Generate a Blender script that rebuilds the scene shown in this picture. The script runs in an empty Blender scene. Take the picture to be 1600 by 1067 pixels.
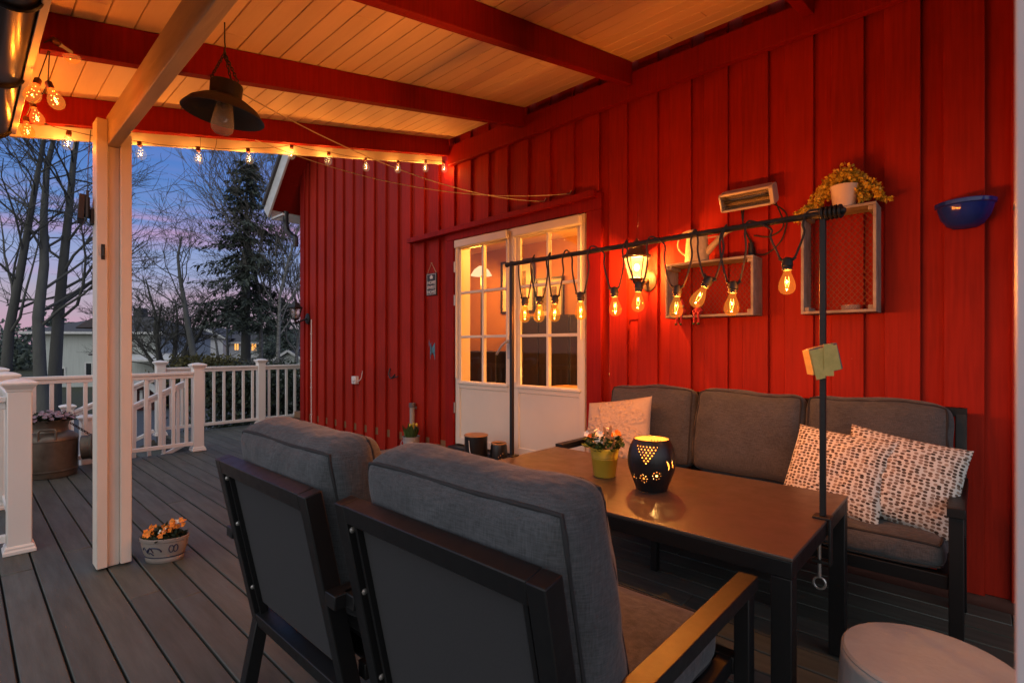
import bpy, bmesh, math, random
from mathutils import Vector, Matrix, noise

random.seed(7)
S = bpy.context.scene
COL = S.collection
PI = math.pi
R = math.radians

# ------------------------------------------------------------------ camera constants (X runs along the red wall, Y towards it)
H = 1.32                      # eye height over the deck
YAW = R(42.6)
F = 795.0
CX, CY = 800.0, 541.0
FW = Vector((-math.sin(YAW), math.cos(YAW), 0))
RT = Vector((math.cos(YAW), math.sin(YAW), 0))

def ray(px, py):
    return FW + RT * ((px - CX) / F) + Vector((0, 0, 1)) * ((CY - py) / F)
def atY(px, py, Y):           # point of the plane y = Y seen at a pixel of the photograph
    d = ray(px, py); t = Y / d.y
    return Vector((0, 0, H)) + d * t
def atX(px, py, X):
    d = ray(px, py); t = X / d.x
    return Vector((0, 0, H)) + d * t
def atZ(px, py, Z):
    d = ray(px, py); t = (Z - H) / d.z
    return Vector((0, 0, H)) + d * t
def atD(px, py, D):           # at depth D
    return Vector((0, 0, H)) + ray(px, py) * D

# ------------------------------------------------------------------ materials
def new_mat(name):
    m = bpy.data.materials.new(name); m.use_nodes = True
    nt = m.node_tree
    for n in list(nt.nodes): nt.nodes.remove(n)
    out = nt.nodes.new('ShaderNodeOutputMaterial')
    return m, nt, out

def N(nt, typ, **kw):
    n = nt.nodes.new(typ)
    for k, v in kw.items():
        if k.startswith('_'):
            setattr(n, k[1:], v)
        else:
            n.inputs[k.replace('__', ' ')].default_value = v
    return n

def rgb(c): return (c[0], c[1], c[2], 1.0)

def pm(name, col, rough=0.5, metal=0.0, var=0.15, scale=6.0, stretch=(1, 1, 1), bump=0.0, bscale=None, bdist=0.01,
       col2=None, spec=0.5, island=0.0, sheen=0.0, rvar=0.0, detail=5.0):
    """principled with object-space noise for colour, roughness and bump"""
    m, nt, out = new_mat(name)
    L = nt.links.new
    p = nt.nodes.new('ShaderNodeBsdfPrincipled')
    p.inputs['Roughness'].default_value = rough
    p.inputs['Metallic'].default_value = metal
    p.inputs['Specular IOR Level'].default_value = spec
    if sheen: 
        p.inputs['Sheen Weight'].default_value = sheen
        p.inputs['Sheen Roughness'].default_value = 0.6
    tc = nt.nodes.new('ShaderNodeTexCoord')
    mp = nt.nodes.new('ShaderNodeMapping'); mp.inputs['Scale'].default_value = stretch
    L(tc.outputs['Object'], mp.inputs['Vector'])
    nz = N(nt, 'ShaderNodeTexNoise', Scale=scale, Detail=detail, Roughness=0.6)
    L(mp.outputs[0], nz.inputs['Vector'])
    mr = N(nt, 'ShaderNodeMapRange'); mr.inputs['From Min'].default_value = 0.3; mr.inputs['From Max'].default_value = 0.7
    L(nz.outputs['Fac'], mr.inputs['Value'])
    mix = nt.nodes.new('ShaderNodeMix'); mix.data_type = 'RGBA'
    c2 = col2 if col2 else tuple(c * (1 - var) for c in col)
    c1 = col if col2 else tuple(c * (1 + var) for c in col)
    mix.inputs['A'].default_value = rgb(c1); mix.inputs['B'].default_value = rgb(c2)
    L(mr.outputs[0], mix.inputs['Factor'])
    cout = mix.outputs['Result']
    if island:
        g = nt.nodes.new('ShaderNodeNewGeometry')
        m2 = N(nt, 'ShaderNodeMapRange'); m2.inputs['To Min'].default_value = 1 - island; m2.inputs['To Max'].default_value = 1 + island
        L(g.outputs['Random Per Island'], m2.inputs['Value'])
        hv = nt.nodes.new('ShaderNodeHueSaturation')
        L(m2.outputs[0], hv.inputs['Value']); L(cout, hv.inputs['Color'])
        cout = hv.outputs[0]
    L(cout, p.inputs['Base Color'])
    if rvar:
        m3 = N(nt, 'ShaderNodeMapRange'); m3.inputs['To Min'].default_value = rough - rvar; m3.inputs['To Max'].default_value = rough + rvar
        L(mr.outputs[0], m3.inputs['Value']); L(m3.outputs[0], p.inputs['Roughness'])
    if bump:
        nb = N(nt, 'ShaderNodeTexNoise', Scale=bscale or scale * 4, Detail=4.0)
        L(mp.outputs[0], nb.inputs['Vector'])
        b = N(nt, 'ShaderNodeBump', Strength=bump, Distance=bdist)
        L(nb.outputs['Fac'], b.inputs['Height']); L(b.outputs[0], p.inputs['Normal'])
    L(p.outputs[0], out.inputs[0])
    return m

def emit(name, col, strength):
    m, nt, out = new_mat(name)
    e = N(nt, 'ShaderNodeEmission', Strength=strength); e.inputs['Color'].default_value = rgb(col)
    nt.links.new(e.outputs[0], out.inputs[0])
    return m

def glass(name, tint=(1, 1, 1), gloss=0.12, rough=0.03, glow=None, edge=0.9, milky=0.0):
    """thin pane: light passes straight through, the surface mirrors at grazing angles"""
    m, nt, out = new_mat(name); L = nt.links.new
    t = nt.nodes.new('ShaderNodeBsdfTransparent'); t.inputs[0].default_value = rgb(tint)
    g = N(nt, 'ShaderNodeBsdfGlossy', Roughness=rough)
    lw = N(nt, 'ShaderNodeLayerWeight', Blend=0.5)
    pw_ = nt.nodes.new('ShaderNodeMath'); pw_.operation = 'POWER'; pw_.inputs[1].default_value = 4.0; L(lw.outputs['Facing'], pw_.inputs[0])
    mr = N(nt, 'ShaderNodeMapRange'); mr.inputs['To Min'].default_value = gloss; mr.inputs['To Max'].default_value = edge
    L(pw_.outputs[0], mr.inputs['Value'])
    ge = nt.nodes.new('ShaderNodeNewGeometry'); iv = nt.nodes.new('ShaderNodeMath'); iv.operation = 'SUBTRACT'; iv.inputs[0].default_value = 1.0; L(ge.outputs['Backfacing'], iv.inputs[1])
    mm = nt.nodes.new('ShaderNodeMath'); mm.operation = 'MULTIPLY'; L(mr.outputs[0], mm.inputs[0]); L(iv.outputs[0], mm.inputs[1])
    mx = nt.nodes.new('ShaderNodeMixShader')
    L(mm.outputs[0], mx.inputs[0]); L(t.outputs[0], mx.inputs[1]); L(g.outputs[0], mx.inputs[2])
    last = mx.outputs[0]
    if milky:  # pale diffuse share that makes the clear glass whitish
        df = nt.nodes.new('ShaderNodeBsdfTranslucent'); df.inputs[0].default_value = (.8, .8, .78, 1)
        d2 = nt.nodes.new('ShaderNodeBsdfDiffuse'); d2.inputs[0].default_value = (.8, .8, .78, 1)
        a2 = nt.nodes.new('ShaderNodeMixShader'); a2.inputs[0].default_value = 0.5; L(df.outputs[0], a2.inputs[1]); L(d2.outputs[0], a2.inputs[2])
        m2 = nt.nodes.new('ShaderNodeMixShader'); m2.inputs[0].default_value = milky; L(last, m2.inputs[1]); L(a2.outputs[0], m2.inputs[2]); last = m2.outputs[0]
    if glow:
        e = N(nt, 'ShaderNodeEmission', Strength=glow[1]); e.inputs['Color'].default_value = rgb(glow[0])
        a = nt.nodes.new('ShaderNodeAddShader'); L(last, a.inputs[0]); L(e.outputs[0], a.inputs[1]); last = a.outputs[0]
    L(last, out.inputs[0])
    return m

def fabric(name, col, weave=420.0, amt=0.35, bump=0.25):
    m, nt, out = new_mat(name); L = nt.links.new
    p = N(nt, 'ShaderNodeBsdfPrincipled', Roughness=0.92); p.inputs['Specular IOR Level'].default_value = 0.15
    p.inputs['Sheen Weight'].default_value = 0.15
    tc = nt.nodes.new('ShaderNodeTexCoord')
    hs = []
    for st in ((1.0, 1.0, 0.08), (0.08, 0.08, 1.0)):
        mp = nt.nodes.new('ShaderNodeMapping'); mp.inputs['Scale'].default_value = st
        L(tc.outputs['Object'], mp.inputs['Vector'])
        nz = N(nt, 'ShaderNodeTexNoise', Scale=weave, Detail=2.0); L(mp.outputs[0], nz.inputs['Vector'])
        hs.append(nz.outputs['Fac'])
    ad = nt.nodes.new('ShaderNodeMath'); ad.operation = 'ADD'; L(hs[0], ad.inputs[0]); L(hs[1], ad.inputs[1])
    n3 = N(nt, 'ShaderNodeTexNoise', Scale=5.0, Detail=4.0); L(tc.outputs['Object'], n3.inputs['Vector'])
    mr = N(nt, 'ShaderNodeMapRange'); mr.inputs['From Min'].default_value = 0.7; mr.inputs['From Max'].default_value = 1.3
    mr.inputs['To Min'].default_value = 1 - amt; mr.inputs['To Max'].default_value = 1 + amt
    L(ad.outputs[0], mr.inputs['Value'])
    mr2 = N(nt, 'ShaderNodeMapRange'); mr2.inputs['From Min'].default_value = 0.3; mr2.inputs['From Max'].default_value = 0.7
    mr2.inputs['To Min'].default_value = 0.85; mr2.inputs['To Max'].default_value = 1.15
    L(n3.outputs['Fac'], mr2.inputs['Value'])
    mu = nt.nodes.new('ShaderNodeMath'); mu.operation = 'MULTIPLY'; L(mr.outputs[0], mu.inputs[0]); L(mr2.outputs[0], mu.inputs[1])
    hv = nt.nodes.new('ShaderNodeHueSaturation'); hv.inputs['Color'].default_value = rgb(col); L(mu.outputs[0], hv.inputs['Value'])
    L(hv.outputs[0], p.inputs['Base Color'])
    nw = N(nt, 'ShaderNodeTexNoise', Scale=9.0, Detail=3.0, Distortion=0.6); L(tc.outputs['Object'], nw.inputs['Vector'])
    b0 = N(nt, 'ShaderNodeBump', Strength=0.55, Distance=0.02); L(nw.outputs['Fac'], b0.inputs['Height'])
    b = N(nt, 'ShaderNodeBump', Strength=bump, Distance=0.002); L(ad.outputs[0], b.inputs['Height']); L(b0.outputs[0], b.inputs['Normal']); L(b.outputs[0], p.inputs['Normal'])
    L(p.outputs[0], out.inputs[0])
    return m

def red_paint(name, col):
    """painted rough-sawn board: grain along Z, worn specks"""
    m, nt, out = new_mat(name); L = nt.links.new
    p = N(nt, 'ShaderNodeBsdfPrincipled', Roughness=0.58); p.inputs['Specular IOR Level'].default_value = 0.14
    tc = nt.nodes.new('ShaderNodeTexCoord')
    mp = nt.nodes.new('ShaderNodeMapping'); mp.inputs['Scale'].default_value = (1, 1, 0.05); L(tc.outputs['Object'], mp.inputs['Vector'])
    n1 = N(nt, 'ShaderNodeTexNoise', Scale=60.0, Detail=6.0); L(mp.outputs[0], n1.inputs['Vector'])
    n2 = N(nt, 'ShaderNodeTexNoise', Scale=1.6, Detail=5.0); L(tc.outputs['Object'], n2.inputs['Vector'])
    mp3 = nt.nodes.new('ShaderNodeMapping'); mp3.inputs['Scale'].default_value = (1, 1, 0.5); L(tc.outputs['Object'], mp3.inputs['Vector'])
    n3 = N(nt, 'ShaderNodeTexNoise', Scale=26.0, Detail=8.0, Roughness=0.75); L(mp3.outputs[0], n3.inputs['Vector'])
    g = nt.nodes.new('ShaderNodeNewGeometry')
    a = nt.nodes.new('ShaderNodeMath'); a.operation = 'ADD'; L(n1.outputs['Fac'], a.inputs[0]); L(n2.outputs['Fac'], a.inputs[1])
    a2 = nt.nodes.new('ShaderNodeMath'); a2.operation = 'MULTIPLY_ADD'; L(g.outputs['Random Per Island'], a2.inputs[0]); a2.inputs[1].default_value = 0.25; L(a.outputs[0], a2.inputs[2])
    mr = N(nt, 'ShaderNodeMapRange'); mr.inputs['From Min'].default_value = 0.75; mr.inputs['From Max'].default_value = 1.5
    mr.inputs['To Min'].default_value = 0.72; mr.inputs['To Max'].default_value = 1.25; L(a2.outputs[0], mr.inputs['Value'])
    hv = nt.nodes.new('ShaderNodeHueSaturation'); hv.inputs['Color'].default_value = rgb(col); L(mr.outputs[0], hv.inputs['Value'])
    th = N(nt, 'ShaderNodeMapRange'); th.inputs['From Min'].default_value = 0.715; th.inputs['From Max'].default_value = 0.735; L(n3.outputs['Fac'], th.inputs['Value'])
    mx = nt.nodes.new('ShaderNodeMix'); mx.data_type = 'RGBA'; mx.inputs['B'].default_value = (0.35, 0.2, 0.15, 1)
    L(th.outputs[0], mx.inputs['Factor']); L(hv.outputs[0], mx.inputs['A']); L(mx.outputs['Result'], p.inputs['Base Color'])
    b = N(nt, 'ShaderNodeBump', Strength=0.35, Distance=0.004); L(n1.outputs['Fac'], b.inputs['Height']); L(b.outputs[0], p.inputs['Normal'])
    L(p.outputs[0], out.inputs[0])
    return m

def dots(name):
    """cream cotton printed with rows of brown petal-shaped dots"""
    m, nt, out = new_mat(name); L = nt.links.new
    p = N(nt, 'ShaderNodeBsdfPrincipled', Roughness=0.9); p.inputs['Specular IOR Level'].default_value = 0.15
    tc = nt.nodes.new('ShaderNodeTexCoord')
    mp = nt.nodes.new('ShaderNodeMapping'); mp.inputs['Scale'].default_value = (0.75, 1.0, 1.0); L(tc.outputs['UV'], mp.inputs['Vector'])
    v = N(nt, 'ShaderNodeTexVoronoi', Scale=28.0, Randomness=0.42); v.voronoi_dimensions = '2D'
    L(mp.outputs[0], v.inputs['Vector'])
    lt = N(nt, 'ShaderNodeMapRange'); lt.inputs['From Min'].default_value = 0.36; lt.inputs['From Max'].default_value = 0.41
    lt.inputs['To Min'].default_value = 1; lt.inputs['To Max'].default_value = 0
    L(v.outputs['Distance'], lt.inputs['Value'])
    sp = nt.nodes.new('ShaderNodeSeparateColor'); L(v.outputs['Color'], sp.inputs[0])
    cr = nt.nodes.new('ShaderNodeValToRGB'); cr.color_ramp.elements[0].color = (0.055, 0.042, 0.034, 1); cr.color_ramp.elements[1].color = (0.34, 0.28, 0.23, 1)
    e = cr.color_ramp.elements.new(0.55); e.color = (0.15, 0.11, 0.085, 1)
    L(sp.outputs[0], cr.inputs[0])
    mx = nt.nodes.new('ShaderNodeMix'); mx.data_type = 'RGBA'; mx.inputs['A'].default_value = (0.60, 0.61, 0.58, 1)
    L(lt.outputs[0], mx.inputs['Factor']); L(cr.outputs[0], mx.inputs['B']); L(mx.outputs['Result'], p.inputs['Base Color'])
    L(p.outputs[0], out.inputs[0])
    return m

M = {}
M['red'] = red_paint('red_paint', (0.33, 0.016, 0.006))
M['red_trim'] = red_paint('red_trim', (0.25, 0.008, 0.004))
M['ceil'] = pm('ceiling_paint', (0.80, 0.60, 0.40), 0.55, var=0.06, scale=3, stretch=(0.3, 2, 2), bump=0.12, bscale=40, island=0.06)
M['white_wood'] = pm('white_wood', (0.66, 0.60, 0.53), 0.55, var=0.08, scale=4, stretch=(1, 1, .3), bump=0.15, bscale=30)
M['beam_wood'] = pm('beam_wood', (0.55, 0.45, 0.34), 0.6, scale=5, stretch=(0.25, 2, 2), bump=0.3, bscale=24, col2=(0.40, 0.29, 0.19))
M['white'] = pm('white_vinyl', (0.78, 0.73, 0.68), 0.42, var=0.03, scale=3, bump=0.03)
M['door'] = pm('door_paint', (0.72, 0.65, 0.53), 0.4, var=0.04, scale=2, bump=0.06, bscale=80)
M['deck'] = pm('deck_board', (0.066, 0.074, 0.064), 0.62, scale=7, stretch=(0.35, 3, 1), bump=0.22, bscale=60, bdist=0.004, island=0.16, var=0.2, rvar=0.08)
M['dark'] = pm('dark_void', (0.01, 0.01, 0.01), 0.9)
M['black'] = pm('black_metal', (0.008, 0.008, 0.0085), 0.42, var=0.15, scale=30, spec=0.32, bump=0.03, bscale=300, rvar=0.05)
M['panel'] = pm('back_mesh', (0.028, 0.028, 0.030), 0.8, var=0.2, scale=350, bump=0.15, bscale=600, bdist=0.001)
M['table'] = pm('table_metal', (0.064, 0.048, 0.041), 0.33, var=0.12, scale=14, bump=0.05, bscale=500, bdist=0.001, rvar=0.05)
M['fabric'] = fabric('charcoal_weave', (0.066, 0.070, 0.076))
M['piping'] = pm('piping', (0.022, 0.022, 0.024), 0.9)
M['dots'] = dots('petal_print')
M['linen'] = pm('linen', (0.40, 0.34, 0.28), 0.9, var=0.06, scale=60, bump=0.2, bscale=500, bdist=0.001)
M['iron'] = pm('black_iron', (0.008, 0.0075, 0.0075), 0.5, bump=0.15, bscale=80)
M['iron_brown'] = pm('brown_iron', (0.06, 0.035, 0.02), 0.5, bump=0.2, bscale=80)
M['rust'] = pm('rusty_iron', (0.014, 0.011, 0.010), 0.55, var=0.4, scale=20, bump=0.2)
M['gutter'] = pm('gutter_steel', (0.008, 0.008, 0.009), 0.3, metal=0.0)
M['crate'] = pm('crate_wood', (0.42, 0.38, 0.33), 0.8, scale=9, stretch=(1, 2, 1), bump=0.4, bscale=40, col2=(0.20, 0.16, 0.13))
M['wire'] = pm('wire_mesh', (0.16, 0.06, 0.04), 0.5, metal=0.6)
M['concrete'] = pm('stool_concrete', (0.33, 0.365, 0.37), 0.7, scale=4, bump=0.15, bscale=50, col2=(0.25, 0.275, 0.275))
M['blue'] = pm('blue_glaze', (0.014, 0.036, 0.30), 0.12, var=0.2, scale=10)
M['yellow_pot'] = pm('yellow_enamel', (0.42, 0.29, 0.025), 0.45, var=0.05)
M['cream_pot'] = pm('cream_ceramic', (0.62, 0.52, 0.42), 0.5, var=0.05)
M['stoneware'] = pm('stoneware', (0.22, 0.19, 0.17), 0.4, var=0.12, scale=8)
M['cobalt'] = pm('cobalt_glaze', (0.012, 0.016, 0.05), 0.35)
M['zinc'] = pm('zinc', (0.42, 0.40, 0.38), 0.45, metal=0.5, var=0.2, scale=12)
M['can'] = pm('milk_can_metal', (0.20, 0.18, 0.15), 0.45, metal=0.6, scale=4, col2=(0.085, 0.07, 0.052), bump=0.2, bscale=14)
M['leaf'] = pm('leaf_green', (0.035, 0.075, 0.018), 0.5, island=0.5, var=0.3)
M['leaf_dark'] = pm('leaf_dark', (0.020, 0.036, 0.014), 0.6, island=0.6, var=0.3)
M['leaf_yellow'] = pm('leaf_yellow', (0.60, 0.43, 0.045), 0.5, island=0.3, var=0.2)
M['orange_fl'] = pm('orange_petal', (0.72, 0.20, 0.008), 0.6, island=0.25)
M['white_fl'] = pm('white_petal', (0.75, 0.72, 0.62), 0.6, island=0.1)
M['pink_fl'] = pm('mauve_petal', (0.24, 0.18, 0.23), 0.6, island=0.3)
M['soil'] = pm('soil', (0.03, 0.02, 0.014), 0.95)
M['bark'] = pm('bark', (0.085, 0.085, 0.075), 0.9, scale=6, stretch=(1, 1, .25), bump=0.6, bscale=12, bdist=0.03)
M['twig'] = pm('twig', (0.085, 0.085, 0.075), 0.9, island=0.2)
M['birch'] = pm('birch_bark', (0.30, 0.29, 0.26), 0.8, scale=5, stretch=(1, 1, 4), col2=(0.06, 0.055, 0.05))
M['twig_pale'] = pm('birch_twig', (0.12, 0.105, 0.085), 0.9, island=0.2)
M['needle'] = pm('needles', (0.050, 0.064, 0.048), 0.7, island=0.5)  # green lightened so the colour itself carries some background haze
M['needle_hazed'] = pm('hazed_needles', (0.085, 0.11, 0.09), 0.8, island=0.5)  # paler copy of the needles, distance haze put into the colour
M['olive'] = pm('olive_shrub', (0.085, 0.075, 0.020), 0.8, island=0.5)
M['glass'] = glass('window_glass', (0.96, 0.96, 0.94), 0.03, 0.01)
M['amber'] = glass('amber_glass', (1.0, 0.66, 0.30), 0.025, 0.08, glow=((1.0, 0.38, 0.06), 0.20), edge=0.3)
M['clear'] = glass('clear_glass', (0.97, 0.95, 0.92), 0.03, 0.06, glow=((1.0, 0.65, 0.35), 0.06), edge=0.4)
M['jar'] = glass('jar_glass', (0.95, 0.95, 0.95), 0.06, 0.03, edge=0.7)
M['thick_glass'] = glass('thick_glass', (0.92, 0.92, 0.90), 0.14, 0.05, edge=0.9, milky=0.20)
M['lit_glass'] = glass('lantern_glass', (0.9, 0.85, 0.7), 0.1, 0.2, glow=((1.0, 0.62, 0.14), 1.3))
M['filament'] = emit('filament', (1.0, 0.60, 0.22), 7.0)
M['spark'] = emit('fairy_light', (1.0, 0.60, 0.22), 5.0)
M['bulb_on'] = emit('lamp_bulb', (1.0, 0.78, 0.40), 14.0)
M['flame'] = emit('flame', (1.0, 0.50, 0.12), 30.0)
M['socket'] = pm('socket_rubber', (0.010, 0.010, 0.010), 0.5)
M['socket_red'] = pm('socket_copper', (0.12, 0.035, 0.015), 0.4, metal=0.4)
M['cord_brown'] = pm('cord_brown', (0.03, 0.02, 0.014), 0.6)
M['cord_cream'] = pm('cord_cream', (0.55, 0.45, 0.30), 0.6)
M['lantern_black'] = pm('glazed_black', (0.010, 0.010, 0.011), 0.33, var=0.3, scale=20, stretch=(.2, .2, 4), bump=0.06)
M['inner_glow'] = pm('lantern_inside', (0.55, 0.30, 0.10), 0.8)
M['wax'] = pm('wax', (0.75, 0.62, 0.42), 0.5)
M['tape'] = pm('masking_tape', (0.66, 0.50, 0.15), 0.6, scale=25, col2=(0.50, 0.38, 0.10))
M['grey_plastic'] = pm('grey_plastic', (0.10, 0.10, 0.11), 0.45)
M['heater'] = pm('heater_shell', (0.55, 0.47, 0.38), 0.45)
M['chrome'] = pm('reflector', (0.55, 0.50, 0.42), 0.25, metal=0.9)
M['can_white'] = pm('cream_enamel', (0.60, 0.50, 0.30), 0.45, scale=26, col2=(0.40, 0.33, 0.19), var=.1)
M['felt'] = pm('red_felt', (0.35, 0.02, 0.03), 0.85)
M['skin'] = pm('painted_wood', (0.5, 0.36, 0.26), 0.6)
M['green_shoe'] = pm('green_shoe', (0.03, 0.07, 0.02), 0.6)
M['sign'] = pm('sign_slate', (0.030, 0.032, 0.036), 0.6)
M['sign_text'] = pm('sign_chalk', (0.62, 0.60, 0.56), 0.7)
M['butterfly'] = pm('blue_patina', (0.06, 0.20, 0.30), 0.6, var=0.4, scale=30)
M['pipe'] = pm('grey_pipe', (0.32, 0.28, 0.25), 0.55)
M['switch'] = pm('switch_plastic', (0.62, 0.55, 0.52), 0.4)
M['wood_plate'] = pm('round_wood', (0.36, 0.19, 0.08), 0.6, scale=8)
M['brown_deck'] = pm('step_board', (0.20, 0.135, 0.095), 0.65, scale=7, stretch=(0.4, 3, 1), bump=0.2, island=0.15)
M['brick'] = pm('plinth', (0.10, 0.035, 0.025), 0.85, bump=0.5, bscale=20)
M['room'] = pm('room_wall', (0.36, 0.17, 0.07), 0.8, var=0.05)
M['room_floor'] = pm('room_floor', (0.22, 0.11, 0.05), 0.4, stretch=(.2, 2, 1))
M['black_wood'] = pm('black_wood', (0.012, 0.010, 0.009), 0.4)
M['paper'] = pm('paper', (0.68, 0.56, 0.45), 0.8)
M['print'] = pm('print', (0.20, 0.15, 0.11), 0.8, var=0.8, scale=14)
M['shade_on'] = emit('lamp_shade_lit', (1.0, 0.55, 0.28), 1.6)
M['window_on'] = emit('lit_window', (1.0, 0.42, 0.09), 1.5)
M['grass'] = pm('lawn', (0.030, 0.042, 0.014), 0.95, scale=1.4, col2=(0.050, 0.045, 0.020), bump=0.8, bscale=30, bdist=0.05)
M['asphalt'] = pm('asphalt', (0.055, 0.060, 0.066), 0.8, scale=30, bump=0.2)
M['house_grey'] = pm('grey_siding', (0.46, 0.49, 0.46), 0.8, scale=3, stretch=(6, 6, .3), var=0.1)
M['house_white'] = pm('white_siding', (0.66, 0.66, 0.66), 0.8, scale=3, stretch=(6, 6, .3), var=0.08)
M['roof_dark'] = pm('roof_tile', (0.07, 0.068, 0.07), 0.8, scale=12, bump=0.3)
M['shed_red'] = pm('shed_red', (0.05, 0.012, 0.010), 0.8)
M['trim_white'] = pm('trim_white', (0.58, 0.58, 0.56), 0.6)
M['pane_dark'] = pm('dark_pane', (0.020, 0.024, 0.028), 0.1)
M['solar'] = pm('solar_panel', (0.006, 0.007, 0.010), 0.5)
M['alu'] = pm('aluminium', (0.5, 0.48, 0.45), 0.35, metal=0.8)

# ------------------------------------------------------------------ mesh builder
WORLD = {}
def wm(o):
    return WORLD.get(o.name, Matrix.Identity(4)) if o else Matrix.Identity(4)

class MB:
    def __init__(s): s.v = []; s.f = []; s.uv = None
    def add(s, vs, fs):
        n = len(s.v); s.v += [Vector(v) for v in vs]; s.f += [[i + n for i in f] for f in fs]; return s
    def box(s, lo, hi, T=None):
        x0, y0, z0 = lo; x1, y1, z1 = hi
        vs = [Vector(p) for p in ((x0,y0,z0),(x1,y0,z0),(x1,y1,z0),(x0,y1,z0),(x0,y0,z1),(x1,y0,z1),(x1,y1,z1),(x0,y1,z1))]
        if T: vs = [T @ v for v in vs]
        return s.add(vs, [(0,3,2,1),(4,5,6,7),(0,1,5,4),(1,2,6,5),(2,3,7,6),(3,0,4,7)])
    def beam(s, a, b, w, h, up=(0, 0, 1)):
        a = Vector(a); b = Vector(b); d = (b - a).normalized(); u = Vector(up)
        sd = d.cross(u).normalized(); u = sd.cross(d).normalized()
        o = [(-w/2,-h/2),(w/2,-h/2),(w/2,h/2),(-w/2,h/2)]
        vs = [p + sd*x + u*y for p in (a, b) for x, y in o]
        return s.add(vs, [(0,1,2,3),(7,6,5,4),(0,4,5,1),(1,5,6,2),(2,6,7,3),(3,7,4,0)])
    def tube(s, pts, r, seg=8, caps=True, closed=False):
        pts = [Vector(p) for p in pts]; n = len(pts)
        rs = r if isinstance(r, (list, tuple)) else [r] * n
        base = len(s.v); nrm = None
        for i, p in enumerate(pts):
            if closed: t = pts[(i+1) % n] - pts[i-1]
            else: t = pts[min(i+1, n-1)] - pts[max(i-1, 0)]
            if t.length < 1e-9: t = Vector((0, 0, 1))
            t.normalize()
            if nrm is None:
                nrm = t.orthogonal().normalized()
            else:
                nrm = nrm - t * nrm.dot(t)
                nrm = nrm.normalized() if nrm.length > 1e-6 else t.orthogonal().normalized()
            bn = t.cross(nrm)
            for k in range(seg):
                a = 2*PI*k/seg
                s.v.append(p + (nrm*math.cos(a) + bn*math.sin(a)) * rs[i])
        rng = n if closed else n - 1
        for i in range(rng):
            j = (i+1) % n
            for k in range(seg):
                k2 = (k+1) % seg
                s.f.append([base+i*seg+k, base+i*seg+k2, base+j*seg+k2, base+j*seg+k])
        if caps and not closed:
            s.f.append([base+k for k in range(seg)][::-1]); s.f.append([base+(n-1)*seg+k for k in range(seg)])
        return s
    def lathe(s, prof, c=(0, 0, 0), seg=32, sx=1.0, sy=1.0, T=None, cap0=True, cap1=True, a0=0.0, a1=2*PI):
        c = Vector(c); base = len(s.v); full = abs(a1 - a0 - 2*PI) < 1e-6
        m = seg if full else seg + 1
        for r, z in prof:
            for k in range(m):
                a = a0 + (a1 - a0) * k / seg
                p = Vector((r*math.cos(a)*sx, r*math.sin(a)*sy, z))
                if T: p = T @ p
                s.v.append(c + p)
        for i in range(len(prof)-1):
            for k in range(seg):
                k2 = (k+1) % m
                s.f.append([base+i*m+k, base+i*m+k2, base+(i+1)*m+k2, base+(i+1)*m+k])
        if full and cap0 and prof[0][0] > 1e-5: s.f.append([base+k for k in range(m)][::-1])
        if full and cap1 and prof[-1][0] > 1e-5: s.f.append([base+(len(prof)-1)*m+k for k in range(m)])
        return s
    def prism(s, poly, depth, T):
        n = len(poly)
        vs = [T @ Vector((x, y, 0)) for x, y in poly] + [T @ Vector((x, y, depth)) for x, y in poly]
        return s.add(vs, [list(range(n))[::-1], list(range(n, 2*n))] + [(i, (i+1) % n, n+(i+1) % n, n+i) for i in range(n)])
    def ball(s, c, r, seg=12, rings=8, sc=(1, 1, 1)):
        pr = [(max(1e-4, r*math.sin(PI*i/rings)), -r*math.cos(PI*i/rings)*sc[2]) for i in range(rings+1)]
        return s.lathe(pr, c, seg, sc[0], sc[1])
    def leaf(s, p, d, n, L, W):
        d = Vector(d).normalized(); n = Vector(n); sd = d.cross(n)
        if sd.length < 1e-5: sd = d.orthogonal()
        sd.normalize(); n2 = sd.cross(d)
        p = Vector(p)
        return s.add([p, p + d*L*.5 + sd*W*.5 + n2*L*.06, p + d*L, p + d*L*.5 - sd*W*.5 + n2*L*.06], [(0, 1, 2, 3)])
    def build(s, name, mat, parent=None, bevel=0.0, smooth=35.0, bseg=2, flat=False):
        me = bpy.data.meshes.new(name)
        W = wm(parent); loc = Vector((0, 0, 0))
        if parent:
            inv = W.inverted(); vs = [inv @ v for v in s.v]
        else:
            lo = Vector((min(v.x for v in s.v), min(v.y for v in s.v), min(v.z for v in s.v)))
            hi = Vector((max(v.x for v in s.v), max(v.y for v in s.v), max(v.z for v in s.v)))
            loc = Vector(((lo.x+hi.x)/2, (lo.y+hi.y)/2, lo.z)); vs = [v - loc for v in s.v]
        me.from_pydata([tuple(v) for v in vs], [], s.f)
        me.update()
        if s.uv:
            ul = me.uv_layers.new(name='UVMap')
            for lp in me.loops: ul.data[lp.index].uv = s.uv[lp.vertex_index]
        if not flat:
            me.polygons.foreach_set('use_smooth', [True]*len(me.polygons))
            me.set_sharp_from_angle(angle=R(smooth))
        me.materials.append(M[mat] if isinstance(mat, str) else mat)
        o = bpy.data.objects.new(name, me); COL.objects.link(o)
        if parent:
            o.parent = parent; WORLD[o.name] = W
        else:
            o.location = loc; WORLD[o.name] = Matrix.Translation(loc)
        if bevel:
            b = o.modifiers.new('bevel', 'BEVEL'); b.width = bevel; b.segments = bseg; b.limit_method = 'ANGLE'; b.angle_limit = R(40)
        return o

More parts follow.
